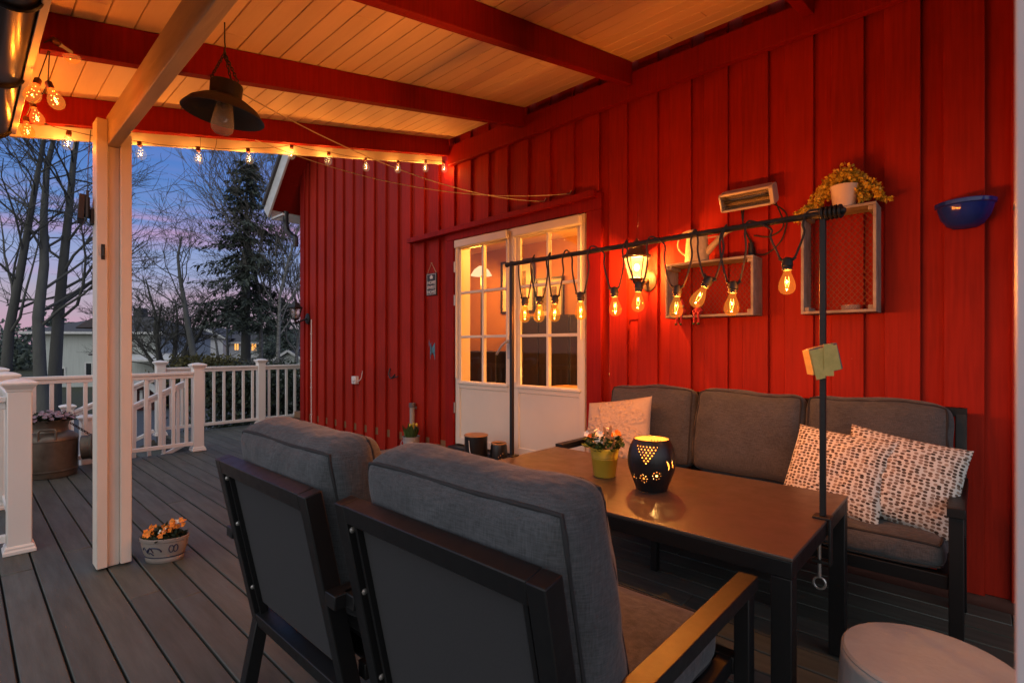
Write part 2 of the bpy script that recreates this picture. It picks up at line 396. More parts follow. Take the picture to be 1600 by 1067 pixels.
def tag(o, label=None, cat=None, group=None, kind=None):
    if label: o['label'] = label
    if cat: o['category'] = cat
    if group: o['group'] = group
    if kind: o['kind'] = kind
    return o
def thing(name, label, cat, loc, rz=0.0, group=None):
    o = bpy.data.objects.new(name, None); COL.objects.link(o)
    o.location = loc; o.rotation_euler = (0, 0, rz); o.empty_display_size = 0.05
    WORLD[o.name] = Matrix.Translation(Vector(loc)) @ Matrix.Rotation(rz, 4, 'Z')
    return tag(o, label, cat, group)
def structure(mb, name, mat, label=None, **kw):
    o = mb.build(name, mat, None, **kw); o['kind'] = 'structure'
    if label: o['label'] = label
    return o
KIDS = lambda o: [c for c in bpy.data.objects if c.parent == o]
def dup(root, loc, rz=None, label=None, parent=None):
    c = root.copy(); COL.objects.link(c)
    if parent is not None: c.parent = parent
    if loc is not None: c.location = loc
    if rz is not None: c.rotation_euler = (0, 0, rz)
    if label: c['label'] = label
    for ch in KIDS(root): dup(ch, None, None, None, c)
    return c

def catmull(pts, n=8):
    P = [Vector(p) for p in pts]; P = [P[0]*2 - P[1]] + P + [P[-1]*2 - P[-2]]
    out = []
    for i in range(1, len(P)-2):
        a, b, c, d = P[i-1:i+3]
        for k in range(n):
            t = k/n
            out.append(0.5*((2*b) + (c-a)*t + (2*a-5*b+4*c-d)*t*t + (3*b-a-3*c+d)*t**3))
    out.append(P[-2]); return out
def sag(a, b, drop, n=14):
    a = Vector(a); b = Vector(b)
    return [a.lerp(b, i/n) - Vector((0, 0, drop*4*(i/n)*(1-i/n))) for i in range(n+1)]
def lamp(name, loc, watts, col, r=0.03):
    l = bpy.data.lights.new(name, 'POINT'); l.energy = watts; l.color = col; l.shadow_soft_size = r
    o = bpy.data.objects.new(name, l); COL.objects.link(o); o.location = loc; return o
WARM = (1.0, 0.38, 0.075)

# soft box cushion: deform(u) maps a unit-cube surface point to the stuffed shape
def cushion(name, mat, parent, size, T, r=0.05, bulge=0.03, front=0.0, seed=0, wrinkle=0.006, div=14, piping=True, pr=0.0055, sagtop=0.0):
    a, b, c = size[0]/2, size[1]/2, size[2]/2
    def D(p):
        q = Vector((max(-a+r, min(a-r, p.x)), max(-b+r, min(b-r, p.y)), max(-c+r, min(c-r, p.z))))
        n = (p - q); n = n.normalized() if n.length > 1e-7 else Vector((0, 0, 0))
        o = q + n*r
        fx, fy, fz = max(0, 1-(p.x/a)**2), max(0, 1-(p.y/b)**2), max(0, 1-(p.z/c)**2)
        o.y += math.copysign(bulge*(fx*fz)**0.6, p.y) * (abs(p.y)/b)
        if p.y > 0: o.y += front*(fx*fz)**0.35*(p.y/b)
        o.z += math.copysign(bulge*0.35*fx*fy**.5, p.z) * (abs(p.z)/c)
        o.x += math.copysign(bulge*0.35*fz*fy**.5, p.x) * (abs(p.x)/a)
        if p.z > 0: o.z -= sagtop*(p.z/c)*(0.5+0.5*math.cos(p.x/a*PI*1.3+seed))
        k = Vector((p.x*7+seed*3.1, p.y*7, p.z*7))
        o += n * (wrinkle*(noise.noise(k*1.2) + 0.6*noise.noise(k*2.7)))
        return o
    mb = MB(); idx = {}
    def vid(p):
        key = (round(p.x, 5), round(p.y, 5), round(p.z, 5))
        if key not in idx: idx[key] = len(mb.v); mb.v.append(T @ D(p))
        return idx[key]
    def grid(o, u, v, nu, nv):
        for i in range(nu):
            for j in range(nv):
                c4 = [o + u*((i+di)/nu) + v*((j+dj)/nv) for di, dj in ((0,0),(1,0),(1,1),(0,1))]
                mb.f.append([vid(q) for q in c4])
    nx, ny, nz = div, max(4, div//3), div
    X, Y, Z = Vector((2*a,0,0)), Vector((0,2*b,0)), Vector((0,0,2*c)); O = Vector((-a,-b,-c))
    grid(O, X, Z, nx, nz); grid(O+Y, Z, X, nz, nx); grid(O, Z, Y, nz, ny); grid(O+X, Y, Z, ny, nz); grid(O, Y, X, ny, nx); grid(O+Z, X, Y, nx, ny)
    ob = mb.build(name, mat, parent, smooth=180)
    sb = ob.modifiers.new('sub', 'SUBSURF'); sb.levels = 1; sb.render_levels = 1
    if piping:
        pb = MB()
        for sy in (-1, 1):
            pts = []
            m = 10
            cs = [(-a,-c),(a,-c),(a,c),(-a,c)]
            for e in range(4):
                (x0, z0), (x1, z1) = cs[e], cs[(e+1) % 4]
                for k in range(m):
                    pts.append(T @ D(Vector((x0+(x1-x0)*k/m, sy*b, z0+(z1-z0)*k/m))))
            pb.tube(pts, pr, 6, closed=True)
        pb.build('piping', 'piping', ob)
    return ob

def pillow(name, mat, size, thick, T, label, cat='throw pillow', group=None, seed=0, height=None, n=34):
    """knife-edge pillow in its local xy, pinched corners"""
    mb = MB(); uv = []
    def P(u, v, sgn):
        pu = (1 - abs(u)**2.6); pv = (1 - abs(v)**2.6)
        t = thick*0.5*(max(pu, 0)*max(pv, 0))**0.48
        pull = 0.055
        x = u*size[0]/2*(1 - pull*(1-v*v)*abs(u)**3); y = v*size[1]/2*(1 - pull*(1-u*u)*abs(v)**3)
        k = Vector((u*2.2+seed, v*2.2, sgn*3.0))
        t += max(0, pu*pv)*0.012*(noise.noise(k) + 0.5*noise.noise(k*2.3))
        t += 0.004*max(0, pu)*max(0, pv)*noise.noise(Vector((u*6+seed, v*6, 1)))
        if height and sgn > 0: t += height(u, v)*min(1, 3*pu*pv)
        return T @ Vector((x, y, sgn*t))
    for sgn in (1, -1):
        base = len(mb.v)
        for i in range(n+1):
            for j in range(n+1):
                u, v = -1+2*i/n, -1+2*j/n
                mb.v.append(P(u, v, sgn)); uv.append(((u+1)/2, (v+1)/2))
        for i in range(n):
            for j in range(n):
                q = [base+i*(n+1)+j, base+(i+1)*(n+1)+j, base+(i+1)*(n+1)+j+1, base+i*(n+1)+j+1]
                mb.f.append(q if sgn > 0 else q[::-1])
    mb.uv = uv
    o = mb.build(name, mat, None, smooth=180)
    return tag(o, label, cat, group)

def frame(origin, x, y):
    x = Vector(x).normalized(); y = Vector(y); z = x.cross(y).normalized(); y = z.cross(x)
    m = Matrix((x, y, z)).transposed().to_4x4(); m.translation = Vector(origin); return m

# ================================================================== SETTING: ground, deck
WY = 3.57                       # face of the wall's outer boards
rng = random.Random(3)
g = MB()
n = 60; ext = 160.0
def gz(x, y):
    d = max(0.0, math.hypot(x+3, y) - 8)
    return -0.66 - 0.9*min(1, d/40) + 0.10*noise.noise(Vector((x*.12, y*.12, 0)))
def gcoord(i): 
    t = -1 + 2*i/n
    return math.copysign(abs(t)**2.2, t)*ext
for i in range(n+1):
    for j in range(n+1):
        x, y = gcoord(i)-8, gcoord(j); g.v.append(Vector((x, y, gz(x, y))))
for i in range(n):
    for j in range(n):
        a = i*(n+1)+j; g.f.append([a, a+n+1, a+n+2, a+1])
structure(g, 'ground', 'grass', 'dark evening lawn around the deck', smooth=180)

dr = MB()                       # driveway that passes the stairs
pts = [(-11.2, -6, 2.0), (-11.5, 0.2, 2.0), (-13.5, 2.6, 2.3), (-19, 5, 2.6), (-32, 9.5, 2.6), (-60, 13, 2.6)]
cp = catmull([(p[0], p[1], p[2]) for p in pts], 10)
for i, p in enumerate(cp):
    q0, q1 = cp[max(i-1, 0)], cp[min(i+1, len(cp)-1)]
    t = Vector((q1.x-q0.x, q1.y-q0.y, 0)).normalized(); s_ = Vector((-t.y, t.x, 0))
    for k in range(5):
        w = (k-2)/2*p.z
        v = Vector((p.x, p.y, 0)) + s_*w; dr.v.append(Vector((v.x, v.y, gz(v.x, v.y)+0.05)))
    if i:
        for k in range(4):
            a = (i-1)*5+k; dr.f.append([a, a+1, a+6, a+5])
structure(dr, 'driveway', 'asphalt', 'grey asphalt driveway below the deck stairs', smooth=180)

# deck boards run along the wall
dk = MB(); PITCH, GAP = 0.146, 0.009
y0 = 0.306 - 13*PITCH
k = 0
while True:
    ya = y0 + k*PITCH + GAP/2; yb = ya + PITCH - GAP; k += 1
    if ya > 5.4: break
    yc = (ya+yb)/2
    x1 = 1.9
    if yc < 0.2: x0 = -4.66
    elif yc < 2.0: x0 = -7.36
    else: x0 = -9.03
    if yb > WY-0.02: 
        x1 = -7.70
        if ya < WY: yb = min(yb, WY-0.03) if yb - WY > 0.07 else yb
    x = x1
    first = True
    while x > x0:
        ln = rng.uniform(2.4, 4.2) if not first else rng.uniform(0.8, 3.6)
        first = False
        xa = max(x0, x - ln)
        if xa - x0 < 0.35: xa = x0
        dz = rng.uniform(-0.0012, 0.0012)
        dk.box((xa+0.0012, ya, -0.028), (x-0.0012, yb, dz)); x = xa
structure(dk, 'deck', 'deck', 'dark grey composite deck boards running along the wall', bevel=0.0035, bseg=1)
jo = MB()
jo.box((-4.6, -1.5, -0.22), (1.9, 0.2, -0.031)); jo.box((-7.3, 0.2, -0.22), (1.9, 2.0, -0.031)); jo.box((-8.97, 2.0, -0.22), (1.9, 3.56, -0.031)); jo.box((-8.97, 3.56, -0.22), (-7.72, 5.4, -0.031))
structure(jo, 'deck_frame', 'dark', 'dark joists under the deck boards')
fs = MB()
fs.box((-4.69, -1.6, -0.30), (-4.665, 0.2, -0.005)); fs.box((-7.39, 0.175, -0.30), (-4.69, 0.20, -0.005)); fs.box((-7.39, 0.2, -0.30), (-7.363, 2.0, -0.005))
fs.box((-9.06, 2.0, -0.30), (-9.033, 5.4, -0.005))
structure(fs, 'deck_fascia', 'deck', 'grey boards closing the deck edge')

# step platform in front of the double door
sp = thing('door_step', 'low brown board step in front of the double door', 'step', (-3.5, 3.2, 0))
b = MB()
for i in range(4):
    ya = 2.92 + i*0.152; b.box((-4.88, ya, 0.145), (-2.13, ya+0.145, 0.17))
b.build('tread', 'brown_deck', sp, bevel=0.004)
b = MB(); b.box((-4.86, 2.945, 0.0), (-2.15, 3.50, 0.143)); b.build('riser', 'deck', sp)

# ================================================================== THE RED HOUSE
DX0, DX1, DZ0, DZ1 = -4.085, -2.425, 0.30, 2.435       # door opening
XL = -7.66
house = thing('red_house', 'red board clad house wall with a white glazed double door', 'house', (-3, 4.2, 0))
w = MB(); P0 = -0.1434; PER = 0.2588; OW = 0.163
Ztop = lambda x: 6.0 if x > -5.4 else 4.15 + (x + 7.66)*1.02   # gable slope at the far corner
kk = -36
over = []
while P0 + kk*PER < 2.6:
    a = P0 + kk*PER; c = a + OW; kk += 1
    if c < XL: continue
    over.append((max(a, XL), c))
def clear(a, c): return c < DX0-0.05 or a > DX1+0.05
for a, c in over:                                           # outer boards
    j = rng.uniform(-0.003, 0.003); zt = Ztop((a+c)/2)
    if clear(a, c): w.box((a, WY+j, 0.035), (c, WY+0.029+j, zt))
    else: w.box((a, WY+j, DZ1+0.09), (c, WY+0.029+j, zt))
for a, c in over:                                           # inner boards behind the gaps
    a2, c2 = c-0.03, c+PER-OW+0.03; zt = Ztop((a2+c2)/2)
    if clear(a2, c2): w.box((a2, WY+0.0325, 0.036), (c2, WY+0.0475, zt))
    else: w.box((a2, WY+0.0325, DZ1+0.09), (c2, WY+0.0475, zt))
w.build('wall', 'red', house, bevel=0.003, bseg=1)
w = MB()
w.box((XL+0.02, WY+0.05, -0.4), (DX0-0.002, WY+0.20, 4.0)); w.box((DX1+0.002, WY+0.05, -0.4), (2.6, WY+0.20, 4.0)); w.box((DX0-0.002, WY+0.05, DZ1+0.002), (DX1+0.002, WY+0.20, 4.0))
w.box((DX0-0.002, WY+0.05, -0.4), (DX1+0.002, WY+0.20, DZ0-0.03))
w.build('wall_core', 'dark', house)
w = MB(); w.box((XL+0.03, WY+0.034, -0.35), (2.6, WY+0.049, 0.0345)); w.build('plinth', 'brick', house)
w = MB(); w.box((XL-0.001, WY-0.022, 0.03), (XL+0.10, WY-0.002, 4.0)); w.box((XL-0.024, WY-0.022, 0.03), (XL-0.002, 9.0, 4.1))
w.build('corner_board', 'red_trim', house, bevel=0.003)
# return wall on the far side
w = MB(); w.box((XL, WY+0.06, -0.4), (XL+0.1, 9.0, 4.0)); w.build('return_wall', 'red', house)
# trims around the door, drip board
w = MB()
w.box((DX0-0.14, WY-0.032, 0.172), (DX0-0.012, WY-0.003, DZ1+0.004)); w.box((DX1+0.012, WY-0.032, 0.172), (DX1+0.155, WY-0.003, DZ1+0.004))
w.box((DX0-0.14, WY-0.032, DZ1+0.006), (DX1+0.155, WY-0.003, DZ1+0.145))
w.build('door_trim', 'red_trim', house, bevel=0.003)
w = MB(); T = Matrix.Translation((-3.58, WY-0.035, 2.548)) @ Matrix.Rotation(R(-0.8), 4, 'Y'); w.box((-1.27, -0.045, -0.028), (1.27, 0.03, 0.028), T)
w.build('drip_board', 'red_trim', house, bevel=0.004)
w = MB(); w.box((-4.16, WY-0.055, 3.235), (2.3, WY-0.004, 3.435)); w.build('ledger_board', 'red_trim', house, bevel=0.004)
# threshold block
w = MB(); w.box((DX0-0.0, WY-0.12, 0.172), (DX1, WY+0.03, 0.285)); w.build('threshold', 'iron', house, bevel=0.004)

# far gable eave of the house roof
T = Matrix.Translation((0, 0, 0))
ea = MB(); pA = Vector((-8.16, 3.24, 3.38)); pB = Vector((-5.4, 3.24, 6.2))
ea.beam(pA, pB, 0.03, 0.21, up=(-1, 0, 1)); ea.build('barge_board', 'trim_white', house, bevel=0.004)
ea = MB(); ea.beam(pA+Vector((0.03, 3.2, 0.07)), pB+Vector((0.03, 3.2, 0.07)), 6.35, 0.03, up=(-1, 0, 1)); ea.build('soffit', 'red_trim', house)
ea = MB(); ea.beam(pA+Vector((-0.05, 3.2, 0.14)), pB+Vector((-0.05, 3.2, 0.14)), 6.5, 0.05, up=(-1, 0, 1)); ea.build('roof', 'roof_dark', house)
ea = MB(); ea.beam((-8.14, 3.30, 3.38), (-8.14, 9, 3.38), 0.02, 0.16); ea.beam((-8.1, 3.30, 3.30), (XL-0.03, 3.30, 3.30), 0.03, 0.03); ea.build('eave_board', 'trim_white', house)
ea = MB(); ea.tube(catmull([(-7.98, 3.46, 3.42), (-7.98, 3.46, 3.24), (-7.95, 3.47, 3.12), (-7.84, 3.50, 3.03), (-7.74, 3.5, 2.98), (-7.735, 3.5, 2.85)], 6), 0.042, 10)
ea.build('downpipe', 'gutter', house)

# double door: two leaves
def leaf_door(xa, xb, name_seed, cassette_w):
    d = MB(); fy0, fy1 = WY-0.018, WY+0.035
    st = 0.062
    zs = 0.885                                     # top of the solid panel
    d.box((xa, fy0, DZ0), (xa+st, fy1, DZ1)); d.box((xb-st, fy0, DZ0), (xb, fy1, DZ1))
    d.box((xa+st, fy0, DZ1-0.10), (xb-st, fy1, DZ1)); d.box((xa+st, fy0, DZ0), (xb-st, fy1, DZ0+0.07)); d.box((xa+st, fy0, zs), (xb-st, fy1, zs+0.075))
    o = d.build('door', 'door', house, bevel=0.004)
    p = MB(); p.box((xa+st-0.004, fy0+0.012, DZ0+0.066), (xb-st+0.004, fy1-0.01, zs+0.004)); p.build('door_panel', 'door', o)
    p = MB(); p.box((xa+st-0.02, fy0-0.02, zs+0.045), (xb-st+0.02, fy0+0.001, zs+0.068)); p.build('sill', 'door', o, bevel=0.003)
    gz0, gz1 = zs+0.075, DZ1-0.10
    p = MB(); xm = (xa+xb)/2
    p.box((xm-0.013, fy0+0.004, gz0), (xm+0.013, fy1-0.006, gz1))
    for f in (1/3, 2/3):
        z = gz0 + (gz1-gz0)*f
        p.box((xa+st, fy0+0.006, z-0.013), (xm-0.013, fy1-0.008, z+0.013)); p.box((xm+0.013, fy0+0.006, z-0.013), (xb-st, fy1-0.008, z+0.013))
    for x in (xa+st, xb-st-0.018): p.box((x, fy0+0.002, gz0), (x+0.018, fy0+0.016, gz1))
    p.build('glazing_bars', 'door', o, bevel=0.003)
    p = MB(); p.box((xa+st, WY+0.008, gz0), (xb-st, WY+0.012, gz1)); p.build('glass', 'glass', o)
    p = MB(); p.box((xa+0.03, fy0-0.055, DZ1-0.095), (xb-0.02, fy0-0.001, DZ1-0.012)); p.build('blind_cassette', 'door', o, bevel=0.012)
    for xq, zq in ((xa+0.035, zs+0.1), (xb-0.03, 1.38)):
        p = MB(); p.tube([(xq, fy0-0.022, DZ1-0.1), (xq, fy0-0.022, zq)], 0.011, 6); p.build('blind_rail', 'door', o)
    return o
dl = leaf_door(DX0+0.012, -3.268, 0, 0)
drr = leaf_door(-3.246, DX1-0.012, 1, 0)
hd = MB(); hx = -3.30
hd.box((hx-0.018, WY-0.028, 1.20), (hx+0.018, WY-0.018, 1.42)); hd.tube([(hx, WY-0.03, 1.36), (hx, WY-0.07, 1.36), (hx-0.04, WY-0.078, 1.33), (hx-0.11, WY-0.08, 1.24)], 0.011, 8)
hd.build('handle', 'alu', dl, bevel=0.002)
for z in (0.62, 1.75, 2.1): hg = MB(); hg.tube([(DX0+0.004, WY-0.026, z), (DX0+0.004, WY-0.026, z+0.11)], 0.010, 8); hg.build('hinge', 'alu', dl)
fr = MB(); fr.box((DX0-0.0115, WY-0.001, DZ0-0.012), (DX0+0.010, WY+0.19, DZ1+0.0)); fr.box((DX1-0.010, WY-0.001, DZ0-0.012), (DX1+0.0115, WY+0.19, DZ1)); fr.box((-3.266, WY-0.024, DZ0), (-3.248, WY+0.03, DZ1-0.001))
fr.build('door_frame', 'door', house)

# room behind the glass
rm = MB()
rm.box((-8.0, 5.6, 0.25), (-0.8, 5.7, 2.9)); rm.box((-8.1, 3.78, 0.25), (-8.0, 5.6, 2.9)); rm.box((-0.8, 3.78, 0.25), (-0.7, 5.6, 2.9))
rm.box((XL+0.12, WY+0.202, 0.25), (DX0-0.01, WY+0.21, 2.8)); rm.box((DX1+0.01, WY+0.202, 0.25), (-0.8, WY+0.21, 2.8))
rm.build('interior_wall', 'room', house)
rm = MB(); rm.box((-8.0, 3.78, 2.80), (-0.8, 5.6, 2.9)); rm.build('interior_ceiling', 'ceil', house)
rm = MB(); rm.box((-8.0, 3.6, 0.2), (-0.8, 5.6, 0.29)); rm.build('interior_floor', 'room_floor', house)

def picture(x, z, wd, hg_, label):
    o = thing('framed_picture', label, 'picture', (x, 5.58, z-hg_/2), 0, 'pictures on the room wall')
    f = MB(); t = 0.03
    for lo, hi in (((x-wd/2, z-hg_/2), (x+wd/2, z-hg_/2+t)), ((x-wd/2, z+hg_/2-t), (x+wd/2, z+hg_/2)), ((x-wd/2, z-hg_/2+t), (x-wd/2+t, z+hg_/2-t)), ((x+wd/2-t, z-hg_/2+t), (x+wd/2, z+hg_/2-t))):
        f.box((lo[0], 5.56, lo[1]), (hi[0], 5.595, hi[1]))
    f.build('frame', 'black_wood', o)
    f = MB(); f.box((x-wd/2+t, 5.58, z-hg_/2+t), (x+wd/2-t, 5.59, z+hg_/2-t)); f.build('mat_board', 'paper', o)
    f = MB(); f.box((x-wd/4, 5.574, z-hg_/3.6), (x+wd/4, 5.579, z+hg_/3.6)); f.build('print', 'print', o)
picture(-5.02, 2.20, 0.66, 0.78, 'framed picture with pale mount seen through the left door leaf')
picture(-4.42, 1.98, 0.50, 0.60, 'small framed picture seen behind the first bulbs on the bar')
picture(-3.55, 1.86, 0.42, 0.78, 'tall framed picture seen at the right edge of the door')
cb = thing('dark_cabinet', 'tall dark cabinet against the room wall behind the glass', 'cabinet', (-4.2, 5.3, 0.29))
c_ = MB(); c_.box((-4.75, 5.15, 0.29), (-3.75, 5.55, 1.72)); c_.build('carcass', 'black_wood', cb, bevel=0.01)
c_ = MB(); c_.box((-4.73, 5.13, 0.33), (-4.26, 5.148, 1.70)); c_.box((-4.24, 5.13, 0.33), (-3.77, 5.148, 1.70)); c_.build('cabinet_door', 'black_wood', cb, bevel=0.004)
sb = thing('sideboard', 'low dark sideboard seen through the lower left panes', 'sideboard', (-5.8, 5.35, 0.29))
c_ = MB(); c_.box((-6.6, 5.1, 0.42), (-5.0, 5.55, 1.25)); c_.build('carcass', 'black_wood', sb, bevel=0.01)
for x in (-6.5, -5.1):
    for y in (5.15, 5.5): c_ = MB(); c_.tube([(x, y, 0.29), (x, y, 0.42)], 0.025, 8); c_.build('leg', 'black_wood', sb)
fl = thing('floor_lamp', 'slender lamp with a small pale shade seen through the left door leaf', 'lamp', (-5.1, 4.9, 0.29))
p_ = atY(752, 425, 4.9)
c_ = MB(); c_.lathe([(0.13, 0.29), (0.13, 0.31), (0.012, 0.33), (0.009, p_.z-0.03)], (p_.x, p_.y, 0), 16); c_.build('stem', 'black_wood', fl)
c_ = MB(); c_.lathe([(0.15, p_.z-0.05), (0.10, p_.z+0.03), (0.035, p_.z+0.08)], (p_.x, p_.y, 0), 24); c_.build('lamp_shade', 'shade_on', fl)
lamp('room_light', (p_.x, p_.y-0.1, p_.z-0.12), 95, (1.0, 0.38, 0.06), 0.06)
tb = thing('side_table', 'honey wood table top glowing inside the right door leaf', 'table', (-2.75, 4.25, 0.29))
c_ = MB(); c_.box((-3.35, 4.0, 0.86), (-2.2, 4.5, 0.90)); c_.build('tabletop', 'wood_plate', tb, bevel=0.005)
for x in (-3.3, -2.25):
    for y in (4.05, 4.45): c_ = MB(); c_.beam((x, y, 0.29), (x, y, 0.86), 0.05, 0.05, up=(0, 1, 0)); c_.build('leg', 'wood_plate', tb)
tl = thing('table_lamp', 'small lit column lamp on the table inside the door', 'lamp', (-2.72, 4.2, 0.90))
c_ = MB(); c_.box((-2.75, 4.17, 0.92), (-2.69, 4.23, 1.12)); c_.build('lamp_shade', 'shade_on', tl, bevel=0.006)
c_ = MB(); c_.box((-2.77, 4.15, 0.901), (-2.67, 4.25, 0.919)); c_.build('base', 'black_wood', tl)
lamp('table_lamp_light', (-2.72, 4.10, 1.05), 25, WARM, 0.03)
lamp('ceiling_light_inside', (-3.0, 4.6, 2.5), 140, (1.0, 0.38, 0.06), 0.1)

# ================================================================== VERANDA ROOF
ver = thing('veranda_roof', 'veranda roof with red rafters, pale board ceiling and white post', 'veranda', (-3.9, 0.63, 0))
SL = 0.213
rb = lambda y: 2.64 + SL*(y-0.25)          # rafter underside
YE, XE = 0.235, -4.20
def rafter(x):
    a = MB(); t = 0.06
    ys = (YE+0.01, WY-0.06)
    vs = []
    for xx in (x, x+t):
        for y in ys: vs += [(xx, y, rb(y)), (xx, y, rb(y)+0.172)]
    a.add(vs, [(0,2,3,1), (4,5,7,6), (0,4,6,2), (1,3,7,5), (0,1,5,4), (2,6,7,3)])
    a.build('rafter', 'red_trim', ver, bevel=0.003)
for x in (-4.19, -3.13, -2.03, -0.80, 0.36, 1.5): rafter(x)
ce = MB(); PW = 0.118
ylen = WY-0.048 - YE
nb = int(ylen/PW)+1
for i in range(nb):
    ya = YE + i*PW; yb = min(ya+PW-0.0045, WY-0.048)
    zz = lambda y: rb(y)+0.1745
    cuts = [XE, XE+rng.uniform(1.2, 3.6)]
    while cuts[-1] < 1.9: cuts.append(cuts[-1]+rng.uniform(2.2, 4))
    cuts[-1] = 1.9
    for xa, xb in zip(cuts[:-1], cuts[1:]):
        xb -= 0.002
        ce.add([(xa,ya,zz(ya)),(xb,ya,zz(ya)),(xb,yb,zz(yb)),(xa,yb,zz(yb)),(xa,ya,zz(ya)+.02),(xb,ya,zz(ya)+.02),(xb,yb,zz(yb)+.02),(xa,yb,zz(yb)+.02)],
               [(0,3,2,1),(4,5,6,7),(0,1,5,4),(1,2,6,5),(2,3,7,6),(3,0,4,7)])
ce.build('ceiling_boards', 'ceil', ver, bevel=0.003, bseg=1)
ro = MB(); za, zb = rb(YE-0.1)+0.20, rb(WY)+0.20
ro.add([(XE-0.14,YE-0.1,za),(1.95,YE-0.1,za),(1.95,WY-0.004,zb),(XE-0.14,WY-0.004,zb),(XE-0.14,YE-0.1,za+.03),(1.95,YE-0.1,za+.03),(1.95,WY-0.004,zb+.03),(XE-0.14,WY-0.004,zb+.03)],
       [(0,3,2,1),(4,5,6,7),(0,1,5,4),(1,2,6,5),(2,3,7,6),(3,0,4,7)])
ro.build('roofing', 'roof_dark', ver)
# verge board across the open end, fascia along the eave
ve = MB(); t = 0.028; xa = -4.245
ys = (YE-0.03, WY-0.06)
vs = []
for xx in (xa-t, xa):
    for y in ys: vs += [(xx, y, rb(y)-0.062), (xx, y, rb(y)+0.20)]
ve.add(vs, [(0,2,3,1), (4,5,7,6), (0,4,6,2), (1,3,7,5), (0,1,5,4), (2,6,7,3)])
ve.build('verge_board', 'white_wood', ver, bevel=0.003)
fa = MB(); fa.box((-4.243, YE-0.030, rb(YE)-0.055), (1.9, YE-0.004, rb(YE)+0.18)); fa.build('fascia_board', 'white_wood', ver, bevel=0.003)
# header beam along the eave side, post sandwich
hb = MB(); hb.box((-3.86, 0.6, 2.517), (1.9, 0.657, 2.697)); hb.build('header_beam', 'beam_wood', ver, bevel=0.004)
po = MB()
po.box((-3.93, 0.545, 0.012), (-3.80, 0.598, 2.66)); po.box((-3.93, 0.659, 0.012), (-3.80, 0.714, 2.60)); 
po_o = po.build('post', 'white_wood', ver, bevel=0.004)
pc = MB(); pc.box((-3.925, 0.5985, 0.004), (-3.835, 0.6585, 2.515)); pc.build('post_core', 'white_wood', po_o, bevel=0.003)
nh = MB(); nh.tube([(-3.798, 0.575, 1.86), (-3.775, 0.575, 1.85), (-3.775, 0.575, 1.90)], 0.006, 6); nh.box((-3.80, 0.566, 1.83), (-3.797, 0.584, 1.92)); nh.build('hook', 'iron', po_o)
gu = MB()
gc = (0, 0.1225, 2.615)
prof = [(0.082*math.cos(a), 0.082*math.sin(a)) for a in [PI + PI*i/16 for i in range(17)]] + [(0.074*math.cos(a), 0.074*math.sin(a)) for a in [2*PI - PI*i/16 for i in range(17)]]
T = Matrix(((0,0,1,0),(1,0,0,gc[1]),(0,1,0,gc[2]),(0,0,0,1)))
gu.prism([(p[0], p[1]) for p in prof], 6.1, Matrix.Translation((-4.22, 0, 0)) @ T)
gut = gu.build('gutter', 'gutter', ver)
gb = MB()
for x in (-4.2, -3.35, -2.55, -1.7): gb.tube([(x, gc[1]+0.088*math.cos(a), gc[2]+0.088*math.sin(a)) for a in [PI+PI*i/14 for i in range(15)]], 0.010, 6)
gb.prism([(p[0], p[1]) for p in prof[:17]], 0.006, Matrix.Translation((-4.227, 0, 0)) @ T)
gb.build('gutter_bracket', 'gutter', gut)

# near white post whose edge fills the right border of the view
pp = thing('white_post', 'close white post edge at the right border in front of the red wall end', 'post', (0.02, 0.505, 0))
e_ = Vector((0, 0, 0)) + FW*0.36 + RT*(0.36*(1581-CX)/F)
c_ = MB(); Tm = frame(e_, RT, FW)
c_.box((0.0, -0.06, 0.0), (0.10, 0.0, 2.64), Tm); c_.build('shaft', 'white', pp, bevel=0.004)
c_ = MB(); c_.box((-0.008, -0.07, 0.0), (0.11, 0.008, 0.09), Tm); c_.build('foot_trim', 'white', pp, bevel=0.006)
# ================================================================== RAILINGS
def rail_post(parent, x, y, z0=0.0, h=1.08, w=0.118):
    b = MB(); b.box((x-w/2, y-w/2, z0+0.03), (x+w/2, y+w/2, z0+h-0.05))
    o = b.build('post', 'white', parent, bevel=0.006)
    c = MB()
    z = z0+h-0.05
    prof = [(w/2*1.02, z), (w/2*1.05, z+0.015), (w/2*1.38, z+0.040), (w/2*1.45, z+0.048), (w/2*1.45, z+0.058), (w/2*0.95, z+0.072), (0.01, z+0.082)]
    c.lathe([(r*math.sqrt(2), zz) for r, zz in prof], (x, y, 0), 4, T=Matrix.Rotation(R(45), 4, 'Z'), cap1=True)
    c.build('post_cap', 'white', o, smooth=20, bevel=0.002)
    s_ = MB(); s_.lathe([(r*math.sqrt(2), zz) for r, zz in ((w*0.66, z0+0.003), (w*0.66, z0+0.022), (w*0.60, z0+0.032), (w*0.60, z0+0.044), (w*0.53, z0+0.055))], (x, y, 0), 4, T=Matrix.Rotation(R(45), 4, 'Z'))
    s_.build('post_skirt', 'white', o, smooth=20, bevel=0.002)
    return o
